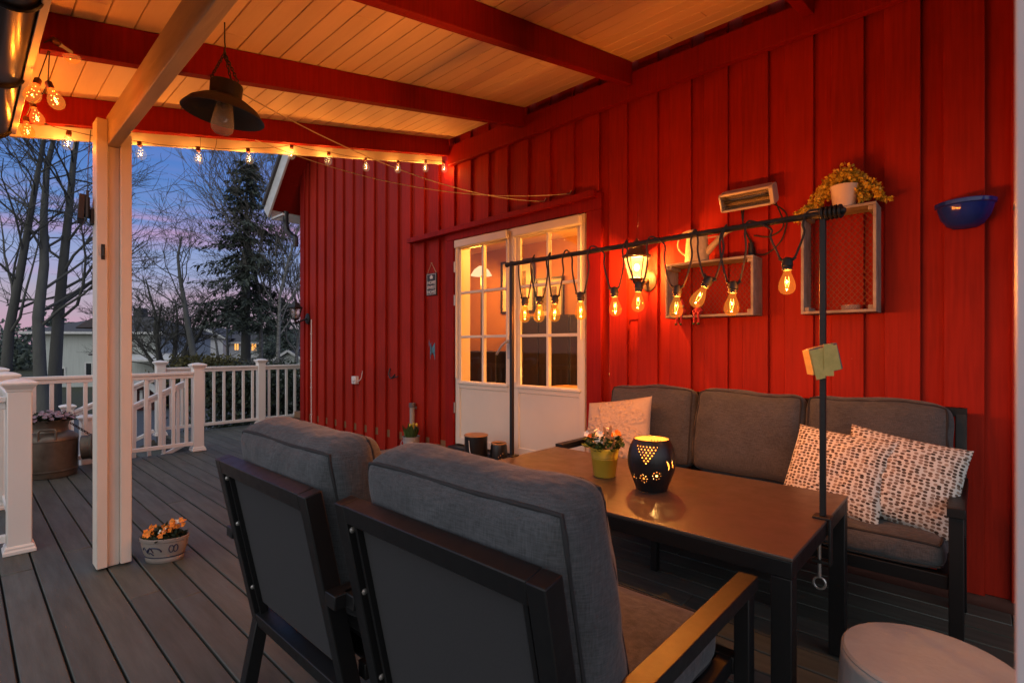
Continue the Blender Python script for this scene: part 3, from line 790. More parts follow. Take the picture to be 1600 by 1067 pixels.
def rail_span(parent, a, b, ztop=1.0, zbot=0.10, pitch=0.125, off=0.06):
    """a, b: (x, y, z of the walking line)"""
    a = Vector(a); b = Vector(b); d = b - a; L2 = Vector((d.x, d.y, 0)).length; u = d / L2
    A = a + u*off; B = b - u*off
    up = Vector((0, 0, 1))
    t = MB(); t.beam(A+up*(ztop-0.016), B+up*(ztop-0.016), 0.088, 0.032); t.beam(A+up*(ztop-0.055), B+up*(ztop-0.055), 0.05, 0.046); t.build('top_rail', 'white', parent, bevel=0.004)
    t = MB(); t.beam(A+up*zbot, B+up*zbot, 0.052, 0.045); t.build('bottom_rail', 'white', parent, bevel=0.004)
    n = max(1, int((L2-2*off)/pitch)); 
    first = None
    for i in range(n):
        p = A + (B-A)*((i+0.5)/n)
        t = MB(); t.box((p.x-0.018, p.y-0.018, p.z+zbot+0.01), (p.x+0.018, p.y+0.018, p.z+ztop-0.07)); t.build('baluster', 'white', parent, bevel=0.003)

rl = thing('deck_railing', 'white railing along the near left edge of the deck, ending in the closest post', 'railing', (-4.56, 0.263, 0), 0, 'white deck railings')
rail_post(rl, -4.56, 0.263); rail_post(rl, -5.87, 0.263); rail_post(rl, -7.27, 0.263)
rail_span(rl, (-4.56, 0.263, 0), (-5.87, 0.263, 0)); rail_span(rl, (-5.87, 0.263, 0), (-7.27, 0.263, 0))
rail_span(rl, (-4.56, 0.263, 0), (-4.56, -1.10, 0)); rail_post(rl, -4.56, -1.16)
rl = thing('deck_railing', 'white railing between the milk can and the stair opening', 'railing', (-7.27, 1.2, 0), 0, 'white deck railings')
rail_post(rl, -7.30, 2.05); rail_span(rl, (-7.28, 0.263, 0), (-7.28, 2.05, 0), pitch=0.135)
rl = thing('deck_railing', 'white railing at the far deck edge in front of the hedge', 'railing', (-8.93, 3.4, 0), 0, 'white deck railings')
rail_post(rl, -8.93, 2.02); rail_post(rl, -8.93, 3.45); rail_post(rl, -8.93, 5.2)
rail_span(rl, (-8.93, 2.02, 0), (-8.93, 3.45, 0), pitch=0.142); rail_span(rl, (-8.93, 3.45, 0), (-8.93, 5.2, 0), pitch=0.142)

st = thing('deck_stairs', 'white railed stairs leading down from the far deck', 'stairs', (-8.1, 1.3, -0.6), 0)
for i in range(3):
    b = MB(); z = -0.17*(i+1); y = 1.98-0.32*(i+1)
    b.box((-8.88, y, z-0.03), (-7.44, y+0.31, z)); b.build('tread', 'deck', st, bevel=0.004)
b = MB()
for x in (-8.86, -7.46): b.beam((x, 1.98, -0.15), (x, 0.85, -0.72), 0.04, 0.26)
b.build('stringer', 'deck', st)
for x in (-8.93, -7.42):
    rail_post(st, x, 0.98, -0.60, 1.12); 
    rail_span(st, (x, 0.98, -0.50), (x, 2.0, -0.02), ztop=0.93, zbot=0.13, pitch=0.13)

# ================================================================== OUTDOOR CHAIRS
FABR = 'fabric'
ch = thing('lounge_chair', 'black framed lounge chair nearest the camera with a charcoal back cushion', 'chair', (-0.907, 1.1, 0), 0, 'lounge chairs with their backs to the view')
cx, cy = -0.907, 1.1
def Lc(x, y, z): return Vector((cx+x, cy+y, z))
topY, botY, topZ, botZ = -0.398, -0.262, 0.91, 0.25
bn = Vector((0, topY-botY, topZ-botZ)).normalized()                 # up the back
bo = Vector((0, bn.z, -bn.y))                                       # out of the back, to the seat
b = MB()
for s_ in (-1, 1): b.beam(Lc(s_*0.338, botY, botZ), Lc(s_*0.338, topY, topZ-0.001), 0.046, 0.052, up=bo)
tp = Lc(0, topY, topZ) - bn*0.025
b.beam(tp+Vector((-0.315, 0, 0)), tp+Vector((0.315, 0, 0)), 0.0515, 0.050, up=bn)
lo_ = Lc(0, botY, botZ)+bn*0.028
b.beam(lo_+Vector((-0.315, 0, 0)), lo_+Vector((0.315, 0, 0)), 0.0515, 0.055, up=bn)
b.build('back_frame', 'black', ch, bevel=0.003)
b = MB(); p0 = Lc(0, botY, botZ)+bn*0.10+bo*0.006; p1 = Lc(0, topY, topZ)-bn*0.06+bo*0.006
b.beam(p0, p1, 0.57, 0.010, up=bo)
b.build('back_panel', 'panel', ch, bevel=0.002)
for s_ in (-1, 1):
    b = MB(); b.beam(Lc(s_*0.294, botY, botZ)+bn*0.03, Lc(s_*0.294, topY, topZ)-bn*0.05, 0.012, 0.026, up=bo); b.build('back_rail', 'black', ch)
b = MB()
for s_ in (-1, 1):
    for q in (0.16, 0.42, 0.60):
        c0 = Lc(s_*0.3165, botY, botZ) + bn*q - bo*0.012
        b.lathe([(0.0085, 0), (0.0085, 0.003), (0.005, 0.005), (0.0, 0.006)], c0, 10, T=Matrix.Rotation(-s_*PI/2, 4, 'Y'))
b.build('bolt', 'alu', ch)
for s_ in (-1, 1):
    b = MB(); b.beam(Lc(s_*0.338, botY-0.002, botZ+0.03), Lc(s_*0.338, -0.318, 0.003), 0.045, 0.050, up=(0, 1, 0.2)); b.build('leg', 'black', ch, bevel=0.003)
    b = MB(); b.beam(Lc(s_*0.388, 0.49, 0.003), Lc(s_*0.388, 0.49, 0.589), 0.044, 0.05, up=(0, 1, 0)); b.build('leg', 'black', ch, bevel=0.003)
    b = MB(); b.box(Lc(s_*0.3895-0.0285, -0.365, 0.590), Lc(s_*0.3895+0.0285, 0.525, 0.630)); b.build('armrest', 'black', ch, bevel=0.003)
b = MB()
for s_ in (-1, 1): b.beam(Lc(s_*0.34, -0.235, 0.335), Lc(s_*0.34, 0.47, 0.365), 0.04, 0.05)
b.beam(Lc(-0.366, 0.488, 0.365), Lc(0.366, 0.488, 0.365), 0.045, 0.05); b.box(Lc(-0.318, -0.22, 0.352), Lc(0.318, 0.465, 0.36))
b.build('seat_frame', 'black', ch, bevel=0.003)
T = Matrix.Translation(Lc(0, 0.135, 0.438)) @ Matrix.Rotation(PI/2, 4, 'X') @ Matrix.Rotation(0, 4, 'Z')
cushion('seat_cushion', FABR, ch, (0.66, 0.13, 0.66), T, r=0.045, bulge=0.02, seed=2, piping=True)
bc = Lc(0, botY, botZ) + bn*0.492 + bo*0.148
T = frame(bc, (1, 0, 0), bo)
cushion('back_cushion', FABR, ch, (0.70, 0.175, 0.56), T, r=0.05, bulge=0.040, front=0.05, seed=5, wrinkle=0.009, sagtop=0.006, div=18)
CH2 = dup(ch, (-1.725, 1.065, 0), 0.0, 'black framed lounge chair on the left, standing beside the nearest one')

# ================================================================== SOFA
so = thing('outdoor_sofa', 'three seat black framed sofa with charcoal cushions against the red wall', 'sofa', (-1.07, 3.08, 0))
xl, xr = -2.09, -0.045
for x in (xl+0.025, xr-0.025):
    b = MB(); b.beam((x, 2.745, 0.003), (x, 2.745, 0.629), 0.048, 0.055, up=(0, 1, 0)); b.build('leg', 'black', so, bevel=0.003)
    b = MB(); b.beam((x, 3.33, 0.40), (x, 3.40, 0.003), 0.045, 0.05, up=(0, 1, 0)); b.build('leg', 'black', so, bevel=0.003)
    b = MB(); b.box((x-0.029, 2.705, 0.630), (x+0.029, 3.37, 0.670)); b.build('armrest', 'black', so, bevel=0.003)
for x in (-1.41, -0.73):
    b = MB(); b.beam((x, 2.78, 0.003), (x, 2.78, 0.33), 0.04, 0.04, up=(0, 1, 0)); b.build('leg', 'black', so, bevel=0.003)
b = MB(); b.box((xl+0.05, 2.735, 0.325), (xr-0.05, 2.785, 0.382)); b.box((xl+0.05, 3.33, 0.325), (xr-0.05, 3.38, 0.382))
for x in (xl+0.05, -1.41, -0.73, xr-0.09): b.box((x, 2.787, 0.33), (x+0.04, 3.328, 0.378))
b.build('seat_frame', 'black', so, bevel=0.003)
b = MB()
for x in (xl+0.025, -1.41, -0.73, xr-0.025): b.beam((x, 3.33, 0.36), (x, 3.455, 0.985), 0.045, 0.04, up=(0, 1, 0))
b.beam((xl+0.002, 3.455, 0.985), (xr-0.002, 3.455, 0.985), 0.045, 0.045)
b.build('back_frame', 'black', so, bevel=0.003)
wS = (xr-xl-0.11)/3
for i in range(3):
    xc = xl+0.055+wS*(i+0.5)
    T = Matrix.Translation((xc, 3.03, 0.448)) @ Matrix.Rotation(PI/2, 4, 'X')
    cushion('seat_cushion', FABR, so, (wS-0.006, 0.125, 0.60), T, r=0.045, bulge=0.018, seed=11+i)
    T = frame((xc, 3.325, 0.775), (1, 0, 0), Vector((0, 1, -0.2))) @ Matrix.Rotation(R((-1.2, 0.8, 0.4)[i]), 4, 'Y')
    cushion('back_cushion', FABR, so, (wS-0.008, 0.15, 0.53), T, r=0.055, bulge=0.035, seed=21+i*3, wrinkle=0.010, sagtop=0.012)

def leafy(u, v):
    # embroidered relief: stems fanned from the middle, leaves along them
    h = 0
    for k in range(7):
        a = k*2*PI/7 + 0.3
        ca, sa = math.cos(a), math.sin(a)
        t = u*ca + v*sa; s = -u*sa + v*ca
        if t > -0.02:
            s2 = s - 0.10*math.sin(t*3+k)
            h = max(h, 0.012*math.exp(-(s2/0.030)**2)*(1 if t < 0.85 else 0))
            for j, tc in enumerate((0.25, 0.45, 0.65, 0.82)):
                for sg in (-1, 1):
                    x_ = t - tc; y_ = sg*(s2) - 0.12
                    r_ = (x_*0.9 - y_*0.6)/0.15, (y_*0.9 + x_*0.5)/0.085
                    q = math.hypot(*r_)
                    h = max(h, 0.013*math.exp(-((q-0.75)/0.40)**2))
    return h
pillow('throw_pillow', 'linen', (0.47, 0.45), 0.15, frame((-1.775, 2.97, 0.755), (0.97, 0.10, 0.16), (-0.20, 0.42, 0.88)), 'pale pillow with raised leaf embroidery on the left end of the sofa', group='pillows on the sofa', seed=1, height=leafy, n=110)
pillow('throw_pillow', 'dots', (0.45, 0.42), 0.15, frame((-0.525, 2.93, 0.70), (0.95, -0.22, -0.06), (0.14, 0.40, 0.88)), 'petal print pillow leaning behind the black lamp pole, left one of the pair', group='pillows on the sofa', seed=4)
pillow('throw_pillow', 'dots', (0.46, 0.42), 0.15, frame((-0.275, 2.95, 0.705), (0.97, 0.02, -0.16), (0.24, 0.42, 0.86)), 'petal print pillow against the right armrest of the sofa', group='pillows on the sofa', seed=9)

# ================================================================== TABLE
ta = thing('outdoor_table', 'long black metal table with a dark brown top', 'table', (-1.2, 2.15, 0))
tx0, tx1, ty0, ty1, tz = -2.0, -0.415, 1.70, 2.585, 0.68
b = MB(); b.box((tx0, ty0, tz-0.012), (tx1, ty1, tz)); b.build('tabletop', 'table', ta, bevel=0.003)
b = MB()
b.box((tx0+0.002, ty0+0.002, tz-0.066), (tx1-0.002, ty0+0.055, tz-0.0125)); b.box((tx0+0.002, ty1-0.055, tz-0.066), (tx1-0.002, ty1-0.002, tz-0.0125))
b.box((tx0+0.002, ty0+0.0555, tz-0.066), (tx0+0.055, ty1-0.0555, tz-0.0125)); b.box((tx1-0.055, ty0+0.0555, tz-0.066), (tx1-0.002, ty1-0.0555, tz-0.0125))
b.build('apron', 'black', ta, bevel=0.003)
for x in (tx0+0.033, tx1-0.033):
    for y in (ty0+0.033, ty1-0.033):
        b = MB(); b.box((x-0.030, y-0.030, 0.003), (x+0.030, y+0.030, tz-0.067)); b.build('leg', 'black', ta, bevel=0.003)

# ================================================================== LIGHT BAR CLAMPED TO THE TABLE
BY, BZ = 2.187, 1.803
lb = thing('table_light_bar', 'black clamp-on pole frame spanning the table and carrying a string of bulbs', 'light stand', (-1.2, BY, tz))
for xp in (-2.012, -0.432):
    s_ = 1 if xp > -1 else -1
    b = MB(); b.box((xp-0.010, BY-0.010, tz+0.008), (xp+0.010, BY+0.010, BZ+0.012)); b.build('pole', 'iron', lb, bevel=0.002)
    b = MB(); xe = tx1 if s_ > 0 else tx0
    b.box((min(xp-0.03*s_, xe+0.012*s_), BY-0.03, tz+0.0005), (max(xp-0.03*s_, xe+0.012*s_), BY+0.03, tz+0.0075))
    b.box((min(xe+0.003*s_, xe+0.012*s_), BY-0.018, tz-0.17), (max(xe+0.003*s_, xe+0.012*s_), BY+0.018, tz-0.0002))
    b.box((min(xe-0.05*s_, xe+0.0025*s_), BY-0.018, tz-0.168), (max(xe-0.05*s_, xe+0.0025*s_), BY+0.018, tz-0.156))
    cl = b.build('clamp', 'iron', lb, bevel=0.002)
    b = MB(); xc = xe-0.028*s_
    b.tube([(xc, BY, tz-0.069), (xc, BY, tz-0.225)], 0.006, 8); b.tube([(xc+0.020*math.cos(a), BY, tz-0.247+0.022*math.sin(a)) for a in [2*PI*i/16 for i in range(16)]], 0.0042, 6, closed=True)
    b.build('clamp_screw', 'alu', cl)
b = MB(); b.tube([(-2.05, BY-0.002, BZ-0.004), (-1.2, BY, BZ+0.004), (-0.375, BY, BZ+0.012)], 0.0125, 10); b.ball((-0.372, BY, BZ+0.012), 0.015); b.ball((-2.05, BY, BZ-0.004), 0.015)
b.build('crossbar', 'iron', lb)
b = MB()
for i in range(5): b.tube([(-0.432+0.014*i+0.003*math.cos(a), BY+0.021*math.cos(a), BZ+0.012+0.021*math.sin(a)) for a in [2*PI*k/14 for k in range(14)]], 0.006, 5, closed=True)
b.build('wound_cord', 'socket', lb)

def edison(parent, top, axis, scale=1.0):
    """teardrop filament bulb hanging from a black socket; top = where the cord meets it"""
    axis = Vector(axis).normalized()
    T = Matrix.Translation(Vector(top)) @ Vector((0, 0, -1)).rotation_difference(axis).to_matrix().to_4x4() @ Matrix.Scale(scale, 4)
    g_ = MB(); g_.lathe([(0.013, -0.048), (0.0145, -0.058), (0.020, -0.072), (0.027, -0.090), (0.0305, -0.108), (0.029, -0.122), (0.022, -0.134), (0.011, -0.140), (0.0008, -0.1415)], (0, 0, 0), 20, T=T, cap0=False, cap1=False)
    o = g_.build('bulb', 'amber', parent, smooth=180)
    s_ = MB(); s_.lathe([(0.006, 0.004), (0.015, 0.0), (0.019, -0.012), (0.021, -0.030), (0.018, -0.034), (0.0185, -0.046), (0.014, -0.049)], (0, 0, 0), 16, T=T)
    s_.tube([T @ Vector(p) for p in ((-0.03, 0, 0.002), (-0.012, 0, -0.012), (0.012, 0, -0.012), (0.03, 0, 0.002))], 0.006*scale, 6)
    s_.build('socket', 'socket', o)
    f_ = MB()
    for k in range(2):
        x0 = (-0.005, 0.005)[k]
        f_.tube([T @ Vector((x0, 0, -0.072)), T @ Vector((x0*1.6, 0.002, -0.092)), T @ Vector((x0*0.8, 0, -0.113))], 0.0011*scale, 5)
    f_.build('filament', 'filament', o)
    lamp('bulb_light', T @ Vector((0, 0, -0.10)), 8.0, WARM, 0.004)
    return o
bs = thing('string_lights', 'black cord of amber filament bulbs looped over the bar above the table', 'string lights', (-1.2, BY, BZ-0.3), 0)
bulbs = [(823, 483, 0), (845, 482, 0), (871, 481, 0), (909, 477, 0), (961, 470, 0), (998, 462, 0), (1061, 470, 0), (1101, 454, 1), (1147, 465, 0), (1231, 430, 0)]
path = []
for px, py, tilt in bulbs:
    p = atY(px, py, BY)
    z = 0.065
    top = Vector((p.x, BY + random.uniform(-0.02, 0.0), p.z + z)); ax = (random.uniform(-0.06, 0.06), random.uniform(-.05, .05), -1)
    if tilt: ax = (-0.45, -0.12, -0.85); top += Vector((0.03, 0, -0.012))
    edison(bs, top, ax)
    wdt = random.uniform(0.045, 0.065)
    path += [(top.x-wdt, BY-0.018, BZ-0.02), (top.x-wdt*1.05, BY-0.012, (BZ+top.z)/2+0.02), (top.x-wdt*0.7, top.y, top.z+0.035), (top.x-0.02, top.y, top.z-0.004), (top.x+0.02, top.y, top.z-0.004), (top.x+wdt*0.7, top.y, top.z+0.035), (top.x+wdt*1.05, BY-0.012, (BZ+top.z)/2+0.02), (top.x+wdt, BY-0.018, BZ-0.02), (top.x+wdt+0.012, BY, BZ+0.028)]
path.append((-0.44, BY, BZ+0.03))
b = MB(); b.tube(catmull(path, 5), 0.0042, 6); b.build('cord', 'cord_brown', bs)
# taped remote on the right pole
tr = thing('taped_box', 'small grey box strapped to the pole with yellow masking tape', 'remote', (-0.432, BY-0.02, 1.25))
Tm = frame((-0.430, BY-0.028, 1.272), RT + Vector((0, 0, 0.14)), FW)
b = MB(); b.box((-0.048, -0.022, -0.05), (0.056, 0.012, 0.05), Tm @ Matrix.Rotation(R(-6), 4, 'Y')); b.build('box', 'grey_plastic', tr, bevel=0.004)
b = MB()
T2 = Tm @ Matrix.Rotation(R(-4), 4, 'Y'); b.box((-0.054, -0.0262, -0.046), (0.048, -0.0235, 0.044), T2); T3 = Tm @ Matrix.Rotation(R(7), 4, 'Y'); b.box((-0.010, -0.0285, -0.060), (0.026, -0.0268, 0.056), T3); b.box((-0.052, -0.0298, -0.065), (-0.018, -0.0288, 0.030), T2); b.box((-0.055, -0.0255, -0.046), (-0.051, 0.016, 0.044), T2)
b.build('tape', 'tape', tr)
# ================================================================== THINGS ON THE TABLE
fp = thing('flower_pot', 'yellow metal pot of white and orange violas with a wooden bunny, on the table', 'potted plant', (-1.365, 2.16, tz))
c0 = Vector((-1.365, 2.16, tz))
b = MB(); b.lathe([(0.050, 0.0005), (0.053, 0.003), (0.0645, 0.088), (0.0658, 0.090), (0.0660, 0.092), (0.0652, 0.094), (0.0658, 0.098), (0.0670, 0.100), (0.0663, 0.102), (0.0708, 0.135), (0.075, 0.137), (0.075, 0.144), (0.071, 0.144), (0.067, 0.12)], c0, 32, cap1=False); b.build('pot', 'yellow_pot', fp)
b = MB(); b.lathe([(0.068, 0.122), (0.0005, 0.128)], c0, 20, cap0=False); b.build('soil', 'soil', fp)
r_ = random.Random(5)
def tuft(mb, c, rad, hgt, n, L, W, rr, up=0.7):
    for _ in range(n):
        a = rr.uniform(0, 2*PI); q = math.sqrt(rr.random())*rad
        p = Vector(c) + Vector((q*math.cos(a), q*math.sin(a), rr.uniform(0, hgt)))
        d = Vector((math.cos(a)*q/rad + rr.gauss(0, .5), math.sin(a)*q/rad + rr.gauss(0, .5), up + rr.gauss(0, .4)))
        l = L*rr.uniform(.6, 1.3); mb.leaf(p, d, (rr.gauss(0, .5), rr.gauss(0, .5), 1), l, W*rr.uniform(.7, 1.3))
def flower(mb, p, n, rad, petals=5, rr=r_):
    n = Vector(n).normalized(); a0 = rr.uniform(0, PI); u = n.orthogonal().normalized(); v = n.cross(u)
    for k in range(petals):
        a = a0 + 2*PI*k/petals; d = u*math.cos(a) + v*math.sin(a) + n*0.25
        mb.leaf(Vector(p), d, n, rad*rr.uniform(.85, 1.1), rad*0.95)
b = MB(); tuft(b, c0+Vector((0, 0, .13)), 0.085, 0.06, 260, 0.035, 0.02, r_); b.build('foliage', 'leaf', fp)
b = MB(); b2 = MB()
for _ in range(16):
    a = r_.uniform(0, 2*PI); q = r_.uniform(.03, .105); p = c0+Vector((q*math.cos(a), q*math.sin(a), 0.165+r_.uniform(0, .055)))
    flower(b, p, (math.cos(a)+.5, math.sin(a)-.9, .8), 0.019)
for _ in range(6):
    a = r_.uniform(0, 2*PI); q = r_.uniform(.02, .08); p = c0+Vector((q*math.cos(a), q*math.sin(a), 0.18+r_.uniform(0, .045)))
    flower(b2, p, (math.cos(a)+.5, math.sin(a)-.9, .8), 0.019)
b.build('white_blossoms', 'white_fl', fp); b2.build('orange_blossoms', 'orange_fl', fp)
b = MB(); Tb = frame(c0+Vector((0.045, -0.03, 0.165)), RT + Vector((0, 0, .15)), FW)
poly = [(0.030*math.cos(a)*(1.0), 0.034*math.sin(a)) for a in [2*PI*i/18 for i in range(18)]]
Tq = Tb @ Matrix.Rotation(PI/2, 4, 'X')
b.prism(poly, 0.004, Tq @ Matrix.Translation((0, 0.010, 0)))
for ex, rot in ((-0.010, 8), (0.014, -14)):
    b.prism([(0.0075*math.cos(a), 0.032*math.sin(a)) for a in [2*PI*i/12 for i in range(12)]], 0.0035, Tq @ Matrix.Translation((ex, 0.062, 0.0003)) @ Matrix.Rotation(R(rot), 4, 'Z'))
b.box((-0.003, -0.001, -0.09), (0.003, 0.003, -0.018), Tb)
b.build('bunny_pick', 'wood_plate', fp)

# pierced candle lantern
cl = thing('candle_lantern', 'black pierced ceramic candle lantern glowing on the table', 'lantern', (-1.085, 2.105, tz))
lc = Vector((-1.085, 2.105, tz))
toc = Vector((-lc.x, -lc.y, 0)).normalized(); side = Vector((-toc.y, toc.x, 0))      # side: to the right seen from the house front
if side.dot(RT) < 0: side = -side
prof = [(0.066, 0.001), (0.070, 0.012), (0.085, 0.050), (0.099, 0.090), (0.1045, 0.125), (0.102, 0.160), (0.093, 0.195), (0.080, 0.222), (0.076, 0.228)]
def rad_at(z):
    for (r0, z0), (r1, z1) in zip(prof[:-1], prof[1:]):
        if z <= z1: return r0 + (r1-r0)*(z-z0)/(z1-z0)
    return prof[-1][0]
pc_ = catmull([(r, 0, z) for r, z in prof], 12); 
def rad_s(z):
    for p, q in zip(pc_[:-1], pc_[1:]):
        if z <= q.z: return p.x + (q.x-p.x)*(z-p.z)/max(1e-6, q.z-p.z)
    return pc_[-1].x
holes = []
for base in (0, 165):
    for row, n in enumerate((7, 6, 5, 4, 3, 2, 1)):
        for k in range(n): holes.append((R(base-13) + (k-(n-1)/2)*0.165, 0.204-row*0.0115, 0.0033))
    for fa_, fz in ((-21, 0.066), (13, 0.082), (-57, 0.062)):
        holes.append((R(base+fa_), fz, 0.0055))
        for k in range(8): holes.append((R(base+fa_)+0.0168*math.cos(k*PI/4)/0.095, fz+0.0168*math.sin(k*PI/4), 0.0024))
slits = [(R(base+f_), ph) for base in (0, 165) for f_, ph in ((42, 0), (60, 1.0), (78, 0.4))]
NT, NZ = 460, 170
b = MB(); zz = [0.001 + (0.228-0.001)*i/NZ for i in range(NZ+1)]
for z in zz:
    r0 = rad_s(z)
    for k in range(NT):
        a = 2*PI*k/NT; b.v.append(lc + (toc*math.cos(a) + side*math.sin(a))*r0 + Vector((0, 0, z)))
def holed(a, z):
    r0 = rad_s(z)
    for ha, hz, hr in holes:
        if abs(z-hz) < hr:
            d = (a-ha+PI) % (2*PI) - PI
            if (d*r0)**2 + (z-hz)**2 < hr*hr: return True
    for sa, ph in slits:
        if 0.098 < z < 0.150:
            d = ((a-sa+PI) % (2*PI) - PI)*r0; t = (z-0.098)/0.052
            if abs(d - 0.006*math.sin(t*5+ph)) < 0.0055*math.sin(t*PI): return True
    return False
for i in range(NZ):
    for k in range(NT):
        k2 = (k+1) % NT
        if not holed(2*PI*(k+.5)/NT, (zz[i]+zz[i+1])/2): b.f.append([i*NT+k, i*NT+k2, (i+1)*NT+k2, (i+1)*NT+k])
shell = b.build('shell', 'lantern_black', cl, smooth=60)
sm = shell.modifiers.new('thick', 'SOLIDIFY'); sm.thickness = 0.003; sm.offset = -1; sm.material_offset = 1
shell.data.materials.append(M['inner_glow'])
b = MB(); b.lathe([(0.062, 0.003), (0.0005, 0.0031)], lc, 32, cap0=False); b.build('floor_plate', 'inner_glow', cl)
b = MB(); b.lathe([(0.035, 0.004), (0.035, 0.060), (0.004, 0.058)], lc, 20); cd = b.build('candle', 'wax', cl)
b = MB(); b.lathe([(0.0005, 0.062), (0.008, 0.072), (0.007, 0.085), (0.0005, 0.105)], lc, 12); b.build('flame', 'flame', cd)
lamp('candle_light', lc + Vector((0, 0, 0.115)), 2.6, (1.0, 0.52, 0.14), 0.008)

# ================================================================== WALL LANTERNS
def wall_lantern(x, zc, lit, label, glass_mat, metal):
    o = thing('wall_lantern', label, 'wall lamp', (x, WY, zc))
    yb = WY - 0.19                                             # lantern axis
    hexa = [2*PI*k/6 + PI/6 for k in range(6)]
    b = MB(); b.lathe([(0.066, 0), (0.066, 0.010), (0.056, 0.018), (0.03, 0.022)], (x, WY-0.001, zc-0.065), 28, sy=1.25, T=Matrix.Rotation(PI/2, 4, 'X')); b.build('back_plate', metal, o)
    b = MB(); b.tube(catmull([(x, WY-0.02, zc-0.065), (x, WY-0.10, zc-0.10), (x, yb+0.01, zc-0.125), (x, yb, zc-0.10), (x, yb, zc-0.082)], 7), 0.013, 10)
    b.lathe([(0.013, -0.105), (0.024, -0.09), (0.040, -0.082), (0.052, -0.072), (0.056, -0.070)], (x, yb, zc), 6); b.ball((x, yb, zc-0.125), 0.018)
    b.build('arm', metal, o)
    b = MB()
    for a in hexa: b.tube([(x+0.055*math.cos(a), yb+0.055*math.sin(a), zc-0.071), (x+0.093*math.cos(a), yb+0.093*math.sin(a), zc+0.085)], 0.0042 if lit else 0.0065, 6)
    for r, z in ((0.056, -0.070), (0.094, 0.085)): b.tube([(x+r*math.cos(a), yb+r*math.sin(a), zc+z) for a in hexa], 0.0055 if lit else 0.009, 6, closed=True)
    b.build('cage', metal, o)
    b = MB(); b.lathe([(0.112, 0.088), (0.114, 0.094), (0.090, 0.112), (0.066, 0.135), (0.050, 0.165), (0.026, 0.180), (0.016, 0.182), (0.014, 0.195), (0.019, 0.205), (0.008, 0.218), (0.002, 0.232)], (x, yb, zc), 6, T=Matrix.Rotation(PI/6, 4, 'Z')); b.build('roof', metal, o, smooth=25)
    b = MB(); b.lathe([(0.051, -0.069), (0.089, 0.084)], (x, yb, zc), 6, T=Matrix.Rotation(PI/6, 4, 'Z'), cap0=False, cap1=False); b.build('glass', glass_mat, o, flat=True)
    b = MB(); b.lathe([(0.014, -0.068), (0.014, -0.030)], (x, yb, zc), 12); b.build('lamp_holder', 'wax', o)
    b = MB(); b.ball((x, yb, zc+0.015), 0.020, 16, 10, (1, 1, 1.35)); b.build('bulb', 'bulb_on' if lit else 'clear', o)
    if lit: lamp('lantern_light', (x, yb, zc+0.018), lit, (1.0, 0.38, 0.075), 0.028)
    return o
wall_lantern(-1.86, 1.885, 195.0, 'lit wall lantern between the double door and the wooden crates', 'lit_glass', 'iron_brown')
wall_lantern(-7.47, 1.80, 0, 'unlit black lantern at the far left end of the red wall', 'thick_glass', 'iron')
wall_lantern(0.215, 1.885, 0, 'unlit wall lantern mostly hidden behind the white post at the right border', 'jar', 'iron')

# ================================================================== CRATES AND WHAT STANDS ON THEM
def crate(x0, x1, z0, z1, label):
    o = thing('wooden_crate', label, 'crate', ((x0+x1)/2, WY, z0), 0, 'whitewashed crates hung on the red wall')
    ya, yb, t = WY-0.185, WY-0.003, 0.016
    for lo, hi in (((x0, ya, z0), (x1, yb, z0+t)), ((x0, ya, z1-t), (x1, yb, z1)), ((x0, ya+0.001, z0+t), (x0+t, yb-0.001, z1-t)), ((x1-t, ya+0.001, z0+t), (x1, yb-0.001, z1-t))):
        b = MB(); b.box(lo, hi); b.build('side_board', 'crate', o, bevel=0.0025)
    e = 0.024
    for (cx_, cz_) in ((x0+t, z0+t), (x1-t-e, z0+t), (x0+t, z1-t-e), (x1-t-e, z1-t-e)): b = MB(); b.box((cx_, ya+0.012, cz_), (cx_+e, yb-0.012, cz_+e)); b.build('corner_block', 'crate', o, bevel=0.003)
    b = MB(); xx0, xx1, zz0, zz1 = x0+t, x1-t, z0+t, z1-t; p_ = 0.030
    W_, H_ = xx1-xx0, zz1-zz0
    for sg in (1, -1):
        c = -H_
        while c < W_:
            a_ = [(c, 0), (c+H_*0.8, H_)] if sg > 0 else [(c, H_), (c+H_*0.8, 0)]
            (u0, v0), (u1, v1) = a_
            s0 = max(0, (0-u0)/(u1-u0)); s1 = min(1, (W_-u0)/(u1-u0))
            if s1 > s0 + .01:
                b.tube([(xx0+u0+(u1-u0)*s, yb-0.012-(0.001 if sg > 0 else 0), zz0+v0+(v1-v0)*s) for s in (s0, s1)], 0.0015, 4, caps=False)
            c += p_
    b.build('wire_back', 'wire', o)
    return o
crate(-1.640, -1.050, 1.517, 1.897, 'whitewashed crate hung lengthwise under the watering can')
crate(-0.783, -0.415, 1.510, 2.112, 'whitewashed crate hung upright under the yellow trailing plant')

